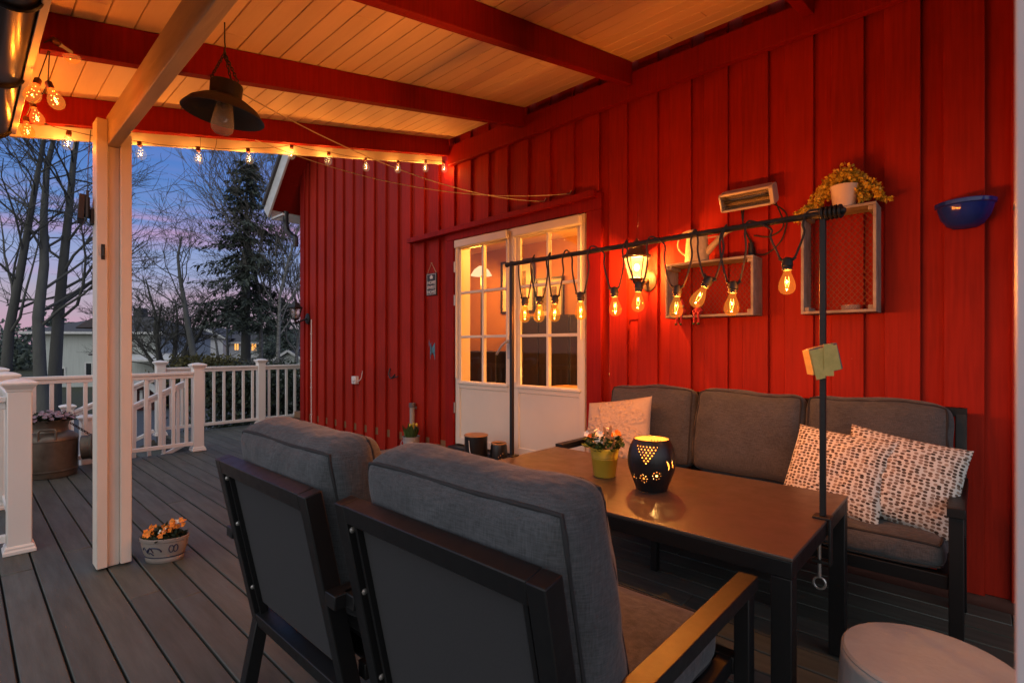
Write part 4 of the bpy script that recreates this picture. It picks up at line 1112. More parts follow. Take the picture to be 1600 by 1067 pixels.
wc = thing('watering_can', 'cream watering can with leaf print standing on the lengthwise crate', 'watering can', (-1.44, 3.455, 1.898))
q = Vector((-1.44, 3.455, 1.8975))
b = MB(); b.lathe([(0.076, 0.001), (0.080, 0.004), (0.073, 0.14), (0.068, 0.195), (0.070, 0.198), (0.064, 0.198), (0.064, 0.17)], q, 32, cap1=False); b.lathe([(0.066, 0.185), (0.0005, 0.186)], q, 20, cap0=False); b.lathe([(0.066, 0.197), (0.060, 0.215), (0.03, 0.222)], q, 20, a0=PI*0.5, a1=PI*1.5); b.build('body', 'can_white', wc)
b = MB(); b.tube([q+Vector((0.06, 0, 0.055)), q+Vector((0.17, -0.01, 0.155)), q+Vector((0.215, -0.012, 0.185))], [0.026, 0.017, 0.014], 12, caps=False); b.tube([q+Vector((0.20, -0.012, 0.178)), q+Vector((0.245, -0.014, 0.195))], [0.015, 0.019], 12); b.beam(q+Vector((0.06, 0, 0.16)), q+Vector((0.165, -0.01, 0.160)), 0.004, 0.008); b.build('spout', 'can_white', wc)
b = MB(); b.tube(catmull([q+Vector(p) for p in ((-0.072, 0, 0.05), (-0.125, 0, 0.10), (-0.135, 0, 0.16), (-0.10, 0, 0.215), (-0.03, 0, 0.228), (0.0, 0, 0.215))], 6), 0.006, 8); b.build('handle', 'can_white', wc)

tp_ = thing('trailing_plant', 'yellow trailing succulent in a cream pot on top of the upright crate', 'potted plant', (-0.575, 3.45, 2.113))
q = Vector((-0.575, 3.45, 2.1125))
b = MB(); b.lathe([(0.052, 0.001), (0.055, 0.004), (0.068, 0.118), (0.070, 0.128), (0.065, 0.128), (0.06, 0.10)], q, 28, cap1=False); b.build('pot', 'cream_pot', tp_)
b = MB(); b.lathe([(0.062, 0.11), (0.0005, 0.118)], q, 20, cap0=False); b.build('soil', 'soil', tp_)
b = MB(); b3 = MB(); r2 = random.Random(12)
for k in range(26):
    a = r2.uniform(0, 2*PI); L_ = r2.choice((0.09, 0.12, 0.17, 0.24))
    if k < 7: a = R(180 + r2.uniform(-28, 28)); L_ = r2.uniform(.16, .27)
    if 7 <= k < 12: a = R(r2.uniform(-45, 25)); L_ = r2.uniform(.10, .20)
    o_ = Vector((math.cos(a)*0.9, math.sin(a)*0.5, 0))
    if k >= 12 and math.sin(a) < 0: a = -a; o_.y = -o_.y; L_ *= .6
    rj = lambda w: Vector((r2.gauss(0, w), r2.gauss(0, w*.5), r2.gauss(0, w*.6)))
    sp_ = r2.uniform(.7, 1.35); low = lambda z: max(0.014, z)
    pts = [q+Vector((0, 0, .12))+o_*.02, q+Vector((0, 0, .150+r2.uniform(0, .05)))+o_*.06*sp_+rj(.006), q+Vector((0, 0, .115))+o_*(.095+L_*.12)*sp_+rj(.012), q+Vector((0, 0, low(.115-L_*.40)))+o_*(.11+L_*.25)*sp_, q+Vector((0, 0, low(.110-L_*.70)))+o_*(.115+L_*.34)*sp_]
    if k < 7 and sp_ > 1: pts[-1] += Vector((-.02, -.03, 0)); pts.append(pts[-1]+Vector((-.012, -.035, -.05-.03*r2.random())))
    cc = catmull(pts, 7); b3.tube(cc, 0.0018, 4)
    for p in cc[2:]:
        for _ in range(4):
            d = Vector((r2.gauss(0, 1), r2.gauss(0, 1), r2.gauss(0, 1)+.3)); b.leaf(p, d, (r2.gauss(0, 1), r2.gauss(0, 1), 1), 0.020*r2.uniform(.7, 1.2), 0.016)
for _ in range(260):
    d = Vector((r2.gauss(0, 1), r2.gauss(0, 1), abs(r2.gauss(0, 1)))).normalized(); p = q + Vector((0, 0, .135)) + Vector((d.x*.07, d.y*.06, d.z*.115))*r2.uniform(.5, 1)
    b.leaf(p, d+Vector((r2.gauss(0, .5), r2.gauss(0, .5), r2.gauss(0, .5))), (r2.gauss(0, 1), r2.gauss(0, 1), 1), 0.024, 0.018)
b.build('foliage', 'leaf_yellow', tp_); b3.build('stems', 'leaf_yellow', tp_)
tg = MB(); q = Vector((-0.545, 3.46, 1.5265))
tg.lathe([(0.040, 0.0003), (0.046, 0.003), (0.048, 0.030), (0.046, 0.030), (0.043, 0.006), (0.0005, 0.005)], q, 28)
tag(tg.build('tealight_holder', 'thick_glass', None), 'clear glass tealight bowl inside the upright crate', 'candle holder')

def elf(x, label, lean):
    o = thing('elf_figure', label, 'figurine', (x, WY-0.175, 1.534), 0, 'little red figures sitting on the crate edge')
    y = WY-0.165
    b = MB(); b.lathe([(0.018, 0.0), (0.024, 0.010), (0.021, 0.035), (0.012, 0.052), (0.006, 0.056)], (x, y, 1.534), 14)
    for s_ in (-1, 1):
        b.tube(catmull([(x+s_*0.016, y, 1.576), (x+s_*0.031, y-0.010, 1.560), (x+s_*0.020, y-0.028, 1.556)], 4), 0.006, 7)
    b.build('jacket', 'felt', o)
    b = MB()
    for s_ in (-1, 1):
        b.tube([(x+s_*0.011, y, 1.541), (x+s_*0.013+lean, y-0.030, 1.546), (x+s_*0.014+lean, y-0.036, 1.536), (x+s_*0.016+lean*2, y-0.038, 1.478)], [0.0075, 0.0085, 0.008, 0.0065], 8)
    b.build('trousers', 'felt', o)
    b = MB()
    for s_ in (-1, 1): b.ball((x+s_*0.016+lean*2, y-0.045, 1.472), 0.010, 10, 6, (0.8, 1.5, 0.75))
    b.build('shoes', 'green_shoe', o)
    b = MB(); b.ball((x, y-0.004, 1.602), 0.017, 14, 10); b.ball((x, y-0.021, 1.601), 0.0045, 8, 6); b.build('head', 'skin', o)
    b = MB(); b.lathe([(0.0185, 1.604), (0.0175, 1.614), (0.010, 1.632), (0.001, 1.650)], (x+0.002, y-0.002, 0), 12); b.build('hat', 'felt', o)
elf(-1.527, 'little red elf figure on the crate edge, legs hanging under the leftmost crate bulb', -0.002)
elf(-1.412, 'little red elf figure on the crate edge, below the tilted bulb', 0.002)

# ================================================================== OTHER THINGS ON THE WALL
ht = thing('patio_heater', 'narrow pale infrared heater fixed to the red wall above the watering can', 'heater', (-1.105, 3.5, 2.28))
Th = Matrix.Translation((-1.108, 3.475, 2.285)) @ Matrix.Rotation(R(28), 4, 'X')
b = MB()
pr = [(-0.062, -0.052), (-0.062, 0.048), (-0.045, 0.060), (0.03, 0.060), (0.048, 0.045), (0.048, -0.045), (0.03, -0.060), (-0.045, -0.060)]
Tx = Th @ Matrix(((0,0,1,-0.165),(1,0,0,0),(0,1,0,0),(0,0,0,1)))
b.prism(pr, 0.012, Tx); b.prism(pr, 0.024, Tx @ Matrix.Translation((0, 0, 0.306)))
b.box((-0.153, -0.055, 0.045), (0.141, 0.045, 0.060), Th); b.box((-0.153, -0.055, -0.060), (0.141, 0.045, -0.045), Th); b.box((-0.153, 0.030, -0.045), (0.141, 0.045, 0.045), Th)
b.build('housing', 'heater', ht, bevel=0.003)
b = MB(); n_ = 8
for i in range(n_):
    a0, a1 = -1.2+2.4*i/n_, -1.2+2.4*(i+1)/n_
    f = lambda a: (0.026-0.055*(1-math.cos(a))/0.64, 0.043*math.sin(a)/0.932)
    (y_0, z_0), (y_1, z_1) = f(a0), f(a1)
    b.add([Th @ Vector(p) for p in ((-0.150, y_0, z_0), (0.138, y_0, z_0), (0.138, y_1, z_1), (-0.150, y_1, z_1))], [(0, 1, 2, 3)])
b.build('reflector', 'chrome', ht)
b = MB(); b.tube([Th @ Vector((-0.13, -0.02, 0)), Th @ Vector((0.12, -0.02, 0))], 0.007, 8); b.tube([Th @ Vector((-0.145, -0.02, 0)), Th @ Vector((-0.115, -0.02, 0))], 0.011, 8); b.tube([Th @ Vector((0.105, -0.02, 0)), Th @ Vector((0.136, -0.02, 0))], 0.011, 8); b.build('element', 'iron', ht)
b = MB()
for z_ in (0.022, -0.022): b.tube([Th @ Vector((-0.15, -0.058, z_)), Th @ Vector((0.138, -0.058, z_))], 0.0022, 5)
b.build('guard', 'iron', ht)
b = MB(); b.box((-1.14, 3.505, 2.25), (-1.07, 3.569, 2.31)); b.build('bracket', 'iron', ht)
b = MB()
for xs, dx, lo in ((-1.17, 0.0, 1.93), (-1.155, -0.015, 1.92)): b.tube(catmull([(xs, 3.53, 2.24), (xs+0.01+dx, 3.545, 2.12), (xs+0.06, 3.555, lo+0.05), (xs+0.055, 3.555, lo)], 6), 0.005, 6)
b.tube(catmull([(-1.10, 3.552, 1.93), (-1.02, 3.552, 1.92), (-0.93, 3.552, 2.00), (-0.90, 3.55, 2.15), (-0.98, 3.54, 2.24)], 7), 0.0045, 6); b.tube(catmull([(-1.10, 3.553, 2.05), (-1.0, 3.553, 2.03), (-0.92, 3.553, 2.09), (-0.96, 3.54, 2.24)], 7), 0.0045, 6)
b.build('cable', 'iron', ht)
b = MB(); b.tube([(-1.11, 3.535, 1.90), (-1.11, 3.535, 2.0)], 0.018, 10); b.build('plug', 'iron', ht)

bp = MB(); q = Vector((-0.057, WY-0.004, 1.93))
pr = [(0.004, 0.002), (0.045, 0.004), (0.075, 0.022), (0.100, 0.060), (0.112, 0.100), (0.116, 0.118), (0.124, 0.122), (0.126, 0.140), (0.119, 0.145), (0.111, 0.140), (0.105, 0.10), (0.092, 0.055), (0.06, 0.02), (0.004, 0.012)]
bp.lathe(pr, q, 30, sx=1.0, sy=1.0, a0=PI, a1=2*PI)
bp.box((q.x-0.085, WY-0.0045, q.z+0.05), (q.x+0.085, WY-0.0008, q.z+0.135))
tag(bp.build('wall_planter', 'blue', None), 'glazed cobalt blue half bowl planter hung on the red wall', 'planter')

sg = thing('hanging_sign', 'small dark slate sign reading HOME SWEET HOME on a cord', 'sign', (-4.487, WY-0.012, 1.885))
b = MB(); b.box((-4.575, WY-0.014, 1.885), (-4.400, WY-0.002, 2.13)); b.build('board', 'sign', sg, bevel=0.002)
b = MB(); 
for lo, hi in (((-4.566, 1.894), (-4.409, 1.898)), ((-4.566, 2.117), (-4.409, 2.121)), ((-4.566, 1.898), (-4.562, 2.117)), ((-4.413, 1.898), (-4.409, 2.117))): b.box((lo[0], WY-0.0158, lo[1]), (hi[0], WY-0.0143, hi[1]))
b.prism([(-0.022, 0), (0.022, 0), (0.022, 0.018), (0.033, 0.018), (0, 0.043), (-0.033, 0.018), (-0.022, 0.018)], 0.0015, Matrix.Translation((-4.4875, WY-0.0143, 2.068)) @ Matrix.Rotation(PI/2, 4, 'X'))
b.build('border', 'sign_text', sg)
def text(body, loc, size, mat, parent, name='lettering'):
    c = bpy.data.curves.new(name, 'FONT'); c.body = body; c.size = size; c.align_x = 'CENTER'; c.extrude = 0.0008; c.resolution_u = 3
    c.offset = 0.0012
    tmp = bpy.data.objects.new(name, c); COL.objects.link(tmp)
    me = bpy.data.meshes.new_from_object(tmp.evaluated_get(bpy.context.evaluated_depsgraph_get()))
    bpy.data.objects.remove(tmp)
    T = Matrix.Translation(loc) @ Matrix.Rotation(PI/2, 4, 'X')
    me.transform(wm(parent).inverted() @ T); me.materials.clear(); me.materials.append(M[mat])
    o = bpy.data.objects.new(name, me); COL.objects.link(o); o.parent = parent; WORLD[o.name] = wm(parent); return o
for i, wd in enumerate(('HOME', 'SWEET', 'HOME')):
    text(wd, (-4.4875, WY-0.0150, 2.010-i*0.052), 0.050, 'sign_text', sg)
b = MB(); b.tube([(-4.565, WY-0.008, 2.13), (-4.487, WY-0.010, 2.245), (-4.41, WY-0.008, 2.13)], 0.003, 5); b.tube([(-4.487, WY, 2.245), (-4.487, WY-0.02, 2.245)], 0.004, 6); b.build('cord', 'cord_cream', sg)

bf = thing('butterfly_ornament', 'blue grey metal butterfly on the red wall under the sign', 'ornament', (-4.485, WY-0.01, 1.16))
q = Vector((-4.485, WY-0.014, 1.275))
wing = catmull([(0.005, 0.02, 0), (0.035, 0.075, 0), (0.085, 0.115, 0), (0.090, 0.06, 0), (0.062, 0.012, 0), (0.075, -0.03, 0), (0.060, -0.095, 0), (0.045, -0.112, 0), (0.030, -0.05, 0), (0.005, -0.02, 0)], 4)
for s_ in (-1, 1):
    poly = [(s_*p.x, p.y) for p in wing]
    if s_ > 0: pass
    else: poly = poly[::-1]
    b = MB(); b.prism(poly, 0.003, Matrix.Translation(q) @ Matrix.Rotation(R(22)*s_, 4, 'Z') @ Matrix.Rotation(PI/2, 4, 'X')); b.build('wing', 'butterfly', bf)
b = MB(); b.tube([q+Vector((0, -0.004, -0.05)), q+Vector((0, -0.006, 0.0)), q+Vector((0, -0.004, 0.045))], [0.004, 0.008, 0.005], 8)
for s_ in (-1, 1): b.tube([q+Vector((0, -0.004, 0.04)), q+Vector((s_*0.02, -0.008, 0.09))], 0.0015, 5)
b.build('body', 'butterfly', bf)

sw = thing('switch_box', 'small pale socket box on the red wall left of the hose hook', 'switch', (-6.06, WY, 0.83))
b = MB(); b.box((-6.12, WY-0.055, 0.825), (-6.02, WY-0.001, 0.925)); b.build('box', 'switch', sw, bevel=0.006)
b = MB(); b.lathe([(0.025, 0), (0.025, 0.006), (0.02, 0.008)], (-6.07, WY-0.0555, 0.875), 16, T=Matrix.Rotation(PI/2, 4, 'X')); b.build('cover', 'switch', sw, bevel=0.002)
b = MB(); b.tube(catmull([(-6.02, WY-0.03, 0.865), (-5.97, WY-0.03, 0.87), (-5.945, WY-0.012, 0.91), (-5.93, WY-0.004, 1.0)], 5), 0.005, 6); b.build('cable', 'switch', sw)
hk = MB(); hk.tube(catmull([(-5.30, WY-0.006, 1.05), (-5.29, WY-0.03, 0.98), (-5.22, WY-0.05, 0.935), (-5.15, WY-0.06, 0.96), (-5.12, WY-0.06, 0.985)], 6), 0.009, 7); hk.tube([(-5.22, WY-0.05, 0.935), (-5.06, WY-0.055, 0.965)], 0.008, 7)
tag(hk.build('hose_hook', 'rust', None), 'rusty iron hose hook on the red wall', 'hook')
pg = MB(); pg.tube([(-2.02, WY-0.005, 1.525), (-1.99, WY-0.05, 1.52), (-1.93, WY-0.055, 1.522)], 0.008, 8); pg.tube([(-1.99, WY-0.05, 1.52), (-2.00, WY-0.05, 1.495)], 0.005, 6)
tag(pg.build('wall_peg', 'red_trim', None), 'short red painted peg on the wall under the lit lantern', 'peg')
pi = thing('drain_pipe', 'short grey pipe standing against the red wall beside the tulip pot', 'pipe', (-4.80, WY-0.05, 0))
b = MB(); b.tube([(-4.80, WY-0.045, 0.0), (-4.80, WY-0.045, 0.64)], 0.028, 16); b.build('pipe', 'pipe', pi)
b = MB(); b.tube([(-4.80, WY-0.045, 0.62), (-4.80, WY-0.045, 0.67)], 0.038, 16); b.box((-4.835, WY-0.03, 0.60), (-4.765, WY-0.001, 0.63)); b.build('cap', 'grey_plastic', pi, bevel=0.003)
cb_ = MB(); cb_.tube([(-7.34, WY-0.008, 1.72), (-7.345, WY-0.008, 0.9), (-7.34, WY-0.008, 0.04)], 0.008, 6)
for z in (0.3, 0.7, 1.1, 1.5): cb_.box((-7.355, WY-0.02, z), (-7.33, WY-0.0005, z+0.012))
tag(cb_.build('wall_cable', 'switch', None), 'thin white cable running up the far end of the red wall', 'cable')

# two bare cords from the rafters to hooks on the wall
p_a = Vector((-4.12, 1.55, rb(1.55)-0.005)); e_a = atY(890, 303, WY-0.015)
p_b = Vector((-3.06, 0.93, rb(0.93)-0.005)); e_b = atY(850, 315, WY-0.015)
for a, e, lb_ in ((p_a, e_a, 'pale bare wire sagging from the end rafter to the upper wall hook'), (p_b, e_b, 'pale bare wire sagging past the hanging lamp to the lower wall hook')):
    b = MB(); b.tube(sag(a, e, 0.16), 0.0034, 5); b.tube([e, e+Vector((0.01, 0.012, 0.03))], 0.004, 5)
    tag(b.build('bare_wire', 'cord_cream', None), lb_, 'wire', 'bare wires under the roof')
# ================================================================== HANGING LAMP
hp = Vector((-2.81, 0.91, 2.955)); hl = thing('hanging_lamp', 'black enamel dish lamp with a clear bulb hung on chains from the ceiling', 'lamp', (hp.x, hp.y, 2.36))
q = Vector((hp.x-0.005, hp.y, 0))
Tl = Matrix.Translation((q.x, q.y, 2.52)) @ Matrix.Rotation(R(5), 4, 'Y') @ Matrix.Rotation(R(-4), 4, 'X')
b = MB(); b.lathe([(0.066, 0.128), (0.072, 0.128), (0.074, 0.118), (0.072, 0.060), (0.080, 0.052), (0.110, 0.040), (0.155, 0.010), (0.186, -0.030), (0.188, -0.034), (0.183, -0.033), (0.150, 0.004), (0.105, 0.032), (0.060, 0.046), (0.03, 0.05), (0.0005, 0.05)], (0, 0, 0), 48, T=Tl, cap0=False); b.lathe([(0.066, 0.126), (0.0005, 0.1262)], (0, 0, 0), 24, T=Tl, cap0=False); b.build('shade', 'iron', hl, smooth=40)
b = MB(); b.lathe([(0.028, 0.046), (0.036, 0.02), (0.046, -0.04), (0.052, -0.080), (0.048, -0.108), (0.034, -0.124), (0.0005, -0.128)], (0, 0, 0), 24, T=Tl, cap0=False); gb_ = b.build('bulb', 'thick_glass', hl, smooth=180)
b = MB(); b.lathe([(0.020, 0.048), (0.020, 0.012), (0.013, 0.006)], (0, 0, 0), 14, T=Tl); b.build('lamp_holder', 'socket', gb_)
def chain(mb, a, c, n, r=0.010, w=0.0024):
    a = Vector(a); c = Vector(c); d = (c-a).normalized(); L_ = (c-a).length/n
    u = d.orthogonal().normalized(); v = d.cross(u)
    for i in range(n):
        m = a + d*(L_*(i+.5)); s_ = u if i % 2 else v
        mb.tube([m + d*(L_*0.66*math.cos(t)) + s_*(r*0.62*math.sin(t)) for t in [2*PI*k/10 for k in range(10)]], w, 5, closed=True)
b = MB(); top = hp + Vector((0, 0, -0.155))
for k in range(3):
    a = R(20+120*k); e = Tl @ Vector((0.066*math.cos(a), 0.066*math.sin(a), 0.145)); chain(b, top, e, 9); b.tube([e+Vector((0, 0.009*math.cos(t), 0.009*math.sin(t)-.008)) for t in [2*PI*j/10 for j in range(10)]], 0.0025, 5, closed=True)
chain(b, top+Vector((0, 0, .02)), top+Vector((0, 0, -.01)), 2)
b.tube([hp, hp+Vector((0, 0, -0.10)), hp+Vector((0.008, 0, -0.125)), hp+Vector((0.0, 0, -0.145)), hp+Vector((-0.008, 0, -.13))], 0.0035, 6)
b.build('chain', 'rust', hl)

# ================================================================== FAIRY BULB STRING UNDER THE EAVE
es = thing('bulb_garland', 'garland of clear globe bulbs with fairy wires along the open end of the roof', 'string lights', (-4.1, 1.8, 2.6))
def globe(top, axis, tint, big=1.0):
    T = Matrix.Translation(Vector(top)) @ Vector((0, 0, -1)).rotation_difference(Vector(axis).normalized()).to_matrix().to_4x4() @ Matrix.Scale(big, 4)
    g_ = MB(); g_.lathe([(0.012, -0.028), (0.0135, -0.040), (0.021, -0.054), (0.0295, -0.070), (0.0325, -0.086), (0.030, -0.102), (0.021, -0.115), (0.010, -0.1205), (0.0006, -0.122)], (0, 0, 0), 20, T=T, cap0=False, cap1=False)
    o = g_.build('bulb', tint, es, smooth=180)
    s_ = MB(); s_.lathe([(0.004, 0.004), (0.010, 0.002), (0.014, -0.003), (0.0145, -0.028), (0.011, -0.031)], (0, 0, 0), 12, T=T); s_.build('socket', 'socket_red', o)
    f_ = MB(); r0 = random.Random(int(abs(top[1])*1000) + int(abs(top[0])*77))
    w_ = []
    for k in range(9):
        a = k*2.1; rr = 0.011 + 0.006*math.sin(k*1.7); w_.append(T @ Vector((rr*math.cos(a), rr*math.sin(a), -0.045-0.0065*k)))
    for p in w_: f_.ball(p, 0.0026*big, 6, 4)
    f_.build('fairy_lights', 'spark', o)
    lamp('garland_light', T @ Vector((0, 0, -0.08)), 2.3, (1.0, 0.33, 0.05), 0.005)
tops = []
XS = -4.20
for px, py in ((108, 205), (218, 222), (310, 230), (387, 232), (456, 227), (514, 238), (571, 247), (622, 251), (665, 250), (693, 252)):
    tops.append(atX(px, py, XS + (0.03 if px < 200 else 0.0)))
for i, p in enumerate(tops):
    ax = (random.uniform(-.12, .12), random.uniform(-.2, .2), -1); globe(p, ax, 'clear')
near = []
for px, py, X, ax, tint, big in ((40, 183, -4.05, (.05, .1, -1), 'amber', 1.0), (50, 160, -3.75, (0, .25, -1), 'amber', 1.0), (60, 124, -3.16, (0.1, -.25, -1), 'amber', 1.0), (75, 128, -3.14, (0, .35, -1), 'amber', 1.0), (82, 61, -3.06, (-.5, .8, -.35), 'amber', 1.0)):
    p = atX(px, py, X); near.append(p); globe(p, ax, tint, big)
b = MB()
seq = list(reversed(near[:2])) + tops
for p, q in zip(seq[:-1], seq[1:]): b.tube(sag(p+Vector((0, 0, .004)), q+Vector((0, 0, .004)), min(0.03, 0.035*(p-q).length), 8), 0.0022, 5)
anc = atX(78, 74, -3.07)
for p in near[2:4]: b.tube([p+Vector((0, 0, .003)), anc], 0.0024, 5)
b.tube([near[4], anc + Vector((0, -.02, .01)), atX(62, 58, -3.1)], 0.0022, 5)
b.tube(sag(near[1], near[3], .03, 8), 0.0018, 4)
b.tube(catmull([atX(313, 232, XS), atX(314, 200, XS+.02), atX(322, 193, XS+.02), atX(338, 212, XS+.02), atX(334, 236, XS+.01), atX(318, 238, XS), atX(313, 252, XS), atX(310, 268, XS)], 6), 0.0016, 4)
b.build('wire', 'cord_brown', es)

# ================================================================== THINGS ON THE DECK
mc = thing('milk_can', 'weathered metal milk can planted with mauve flowers in the deck corner', 'milk can', (-7.0, 0.63, 0))
q = Vector((-7.0, 0.635, 0.003))
b = MB(); b.lathe([(0.205, 0.0), (0.213, 0.004), (0.216, 0.055), (0.222, 0.060), (0.222, 0.072), (0.215, 0.076), (0.218, 0.36), (0.223, 0.366), (0.223, 0.38), (0.214, 0.40), (0.185, 0.43), (0.148, 0.448), (0.142, 0.46), (0.140, 0.50), (0.156, 0.56), (0.162, 0.562), (0.162, 0.572), (0.150, 0.572), (0.136, 0.52)], q, 40, cap1=False); b.build('body', 'can', mc)
for a in (R(-12), R(168)):
    b = MB()
    u = Vector((math.cos(a), math.sin(a), 0)); v = Vector((-math.sin(a), math.cos(a), 0))
    for s_ in (-1,): b.tube(catmull([q+u*.205+v*(-.065)+Vector((0,0,.385)), q+u*.205+v*(-.065)+Vector((0,0,.465)), q+u*.20+v*(-.045)+Vector((0,0,.485)), q+u*.20+v*(.045)+Vector((0,0,.485)), q+u*.205+v*(.065)+Vector((0,0,.465)), q+u*.205+v*.065+Vector((0,0,.385))], 5), 0.010, 8)
    b.build('handle', 'can', mc)
ld = q + Vector((0.05, 0.285, 0.255)); ax_ = Vector((0.25, 0.95, 0.05)).normalized()
Td = Matrix.Translation(ld) @ Vector((0, 0, 1)).rotation_difference(ax_).to_matrix().to_4x4()
b = MB(); b.lathe([(0.118, -0.045), (0.124, -0.040), (0.124, 0.028), (0.135, 0.032), (0.137, 0.046), (0.11, 0.055), (0.05, 0.062), (0.0005, 0.062)], (0, 0, 0), 32, T=Td); lid = b.build('lid', 'can', mc)
b = MB(); chain(b, q+Vector((0.02, 0.155, 0.52)), ld+Vector((0.03, 0.02, 0.13)), 7, 0.016, 0.004); b.build('chain', 'iron', lid)
r3 = random.Random(8); b = MB(); b2 = MB()
tuft(b, q+Vector((0, 0, .54)), 0.17, 0.06, 420, 0.055, 0.03, r3)
for _ in range(85):
    a = r3.uniform(0, 2*PI); rr = math.sqrt(r3.random())*0.205; p = q+Vector((rr*math.cos(a), rr*math.sin(a), 0.645-0.25*rr*rr/.04*0.2+r3.uniform(-.03, .025))); flower(b2, p, (math.cos(a)*rr*4+.3, math.sin(a)*rr*4, 1), 0.024, 6, r3)
b.build('foliage', 'leaf_dark', mc); b2.build('blossoms', 'pink_fl', mc)

op = thing('oval_planter', 'oval stoneware bowl of orange pansies with blue painting at the foot of the post', 'potted plant', (-3.72, 0.845, 0))
q = Vector((-3.72, 0.865, 0.002)); To = Matrix.Rotation(YAW+R(8), 4, 'Z')
prof_o = [(0.100, 0.0), (0.104, 0.004), (0.108, 0.02), (0.104, 0.028), (0.118, 0.06), (0.128, 0.10), (0.130, 0.125), (0.136, 0.130), (0.137, 0.146), (0.131, 0.150), (0.122, 0.145), (0.118, 0.11)]
b = MB(); b.lathe(prof_o, q, 44, 1.0, 0.66, T=To, cap1=False); po_ = b.build('bowl', 'stoneware', op)
b = MB()
def on_bowl(a, z):
    for (r0, z0), (r1, z1) in zip(prof_o[2:7], prof_o[3:8]):
        if z0 <= z <= z1: rr = r0+(r1-r0)*(z-z0)/(z1-z0); break
    else: rr = 0.13
    return q + To @ Vector(((rr+.0015)*math.cos(a), (rr+.0015)*math.sin(a)*0.66, z))
def stroke(pts, w): b.tube([on_bowl(R(a), z) for a, z in pts], w, 5)
for base in (-90, 90):
    stroke([(base-45+t*6, 0.085+0.018*math.sin(t*1.9)) for t in [i*0.5 for i in range(12)]], 0.003)
    stroke([(base-10+24*math.cos(t)*0.8, 0.075+0.026*math.sin(t)) for t in [PI*i/12*1.0 for i in range(13)]], 0.0045)
    stroke([(base-26+t*3, 0.062+0.008*math.sin(t)) for t in range(6)], 0.003)
    for c_a in (34, 46): stroke([(base+c_a+6*math.cos(t), 0.088+0.022*math.sin(t)) for t in [2*PI*i/14 for i in range(15)]], 0.003)
stroke([(a, 0.036) for a in range(0, 361, 10)], 0.0025)
b.build('painted_motif', 'cobalt', po_)
b = MB(); b.lathe([(0.12, 0.118), (0.0005, 0.125)], q, 24, 1.0, 0.66, T=To, cap0=False); b.build('soil', 'soil', op)
r4 = random.Random(21); b = MB(); b2 = MB(); b4 = MB()
for _ in range(420):
    a = r4.uniform(0, 2*PI); rr = math.sqrt(r4.random()); p = q + To @ Vector((.115*rr*math.cos(a), .075*rr*math.sin(a), .125+r4.uniform(0, .06)*(1.2-rr)))
    b.leaf(p, (math.cos(a)*rr+r4.gauss(0, .5), math.sin(a)*rr+r4.gauss(0, .5), .8), (r4.gauss(0, .6), r4.gauss(0, .6), 1), .04*r4.uniform(.6, 1.2), .02)
for i in range(40):
    a = r4.uniform(0, 2*PI); rr = r4.uniform(.35, 1.02); p = q + To @ Vector((.125*rr*math.cos(a), .085*rr*math.sin(a), .155+.045*r4.random()+.04*max(0, math.cos(a))))
    flower(b2 if i % 9 else b4, p, (0.5+r4.gauss(0, .3), -.7+r4.gauss(0, .3), .5), 0.0185, 5, r4)
b.build('foliage', 'leaf_dark', op); b2.build('orange_blossoms', 'orange_fl', op); b4.build('white_blossoms', 'white_fl', op)

# things on the step by the door
tpz = thing('tulip_pot', 'small zinc pot with sprouting tulips beside the grey pipe', 'potted plant', (-4.62, 3.36, 0.17))
q = Vector((-4.62, 3.38, 0.1705))
b = MB(); b.lathe([(0.075, 0), (0.078, 0.003), (0.088, 0.10), (0.092, 0.102), (0.092, 0.110), (0.088, 0.112), (0.094, 0.15), (0.098, 0.152), (0.098, 0.160), (0.09, 0.155), (0.085, 0.12)], q, 28, cap1=False); b.build('pot', 'zinc', tpz)
b = MB(); b.tube([q+Vector((0.094*math.cos(a), 0.094*math.sin(a)-.02, 0.13-0.06*abs(math.sin(a)))) for a in [PI+PI*i/14 for i in range(15)]], 0.004, 6); b.build('handle', 'zinc', tpz)
b = MB(); b.lathe([(0.088, 0.13), (0.0005, 0.135)], q, 20, cap0=False); b.build('soil', 'soil', tpz)
b = MB(); r5 = random.Random(4)
for _ in range(60):
    a = r5.uniform(0, 2*PI); p = q+Vector((.06*math.cos(a)*r5.random(), .06*math.sin(a)*r5.random(), .13)); b.leaf(p, (math.cos(a)*.35, math.sin(a)*.35, 1), (math.cos(a), math.sin(a), .3), r5.uniform(.10, .19), .032)
b.build('foliage', 'leaf', tpz)
b = MB()
for _ in range(6): p = q+Vector((r5.uniform(-.06, .06), r5.uniform(-.05, .05), .25+r5.uniform(0, .05))); b.ball(p, .013, 8, 6, (1, 1, 1.6))
b.build('buds', 'leaf_yellow', tpz)

gl = thing('glazed_lantern', 'tall black glazed cylinder lantern on the door step', 'lantern', (-3.41, 3.22, 0.17))
q = Vector((-3.41, 3.22, 0.1705))
b = MB(); b.lathe([(0.104, 0), (0.106, 0.003), (0.106, 0.336), (0.102, 0.340), (0.094, 0.338), (0.092, 0.06), (0.0005, 0.055)], q, 40); b.build('shell', 'lantern_black', gl)
b = MB(); b.lathe([(0.112, 0.332), (0.110, 0.338), (0.106, 0.341)], q, 36); b.build('rim', 'wood_plate', gl)
b = MB(); b.tube(catmull([q+Vector((0.02, -0.108, 0.30)), q+Vector((0.055, -0.125, 0.20)), q+Vector((0.10, -0.105, 0.08)), q+Vector((0.118, -0.06, 0.05))], 6), 0.0035, 6); b.build('handle', 'alu', gl)
cp_ = thing('pierced_pot', 'small dark pierced candle pot with orange rim behind the tall black lantern', 'candle holder', (-3.22, 3.34, 0.17))
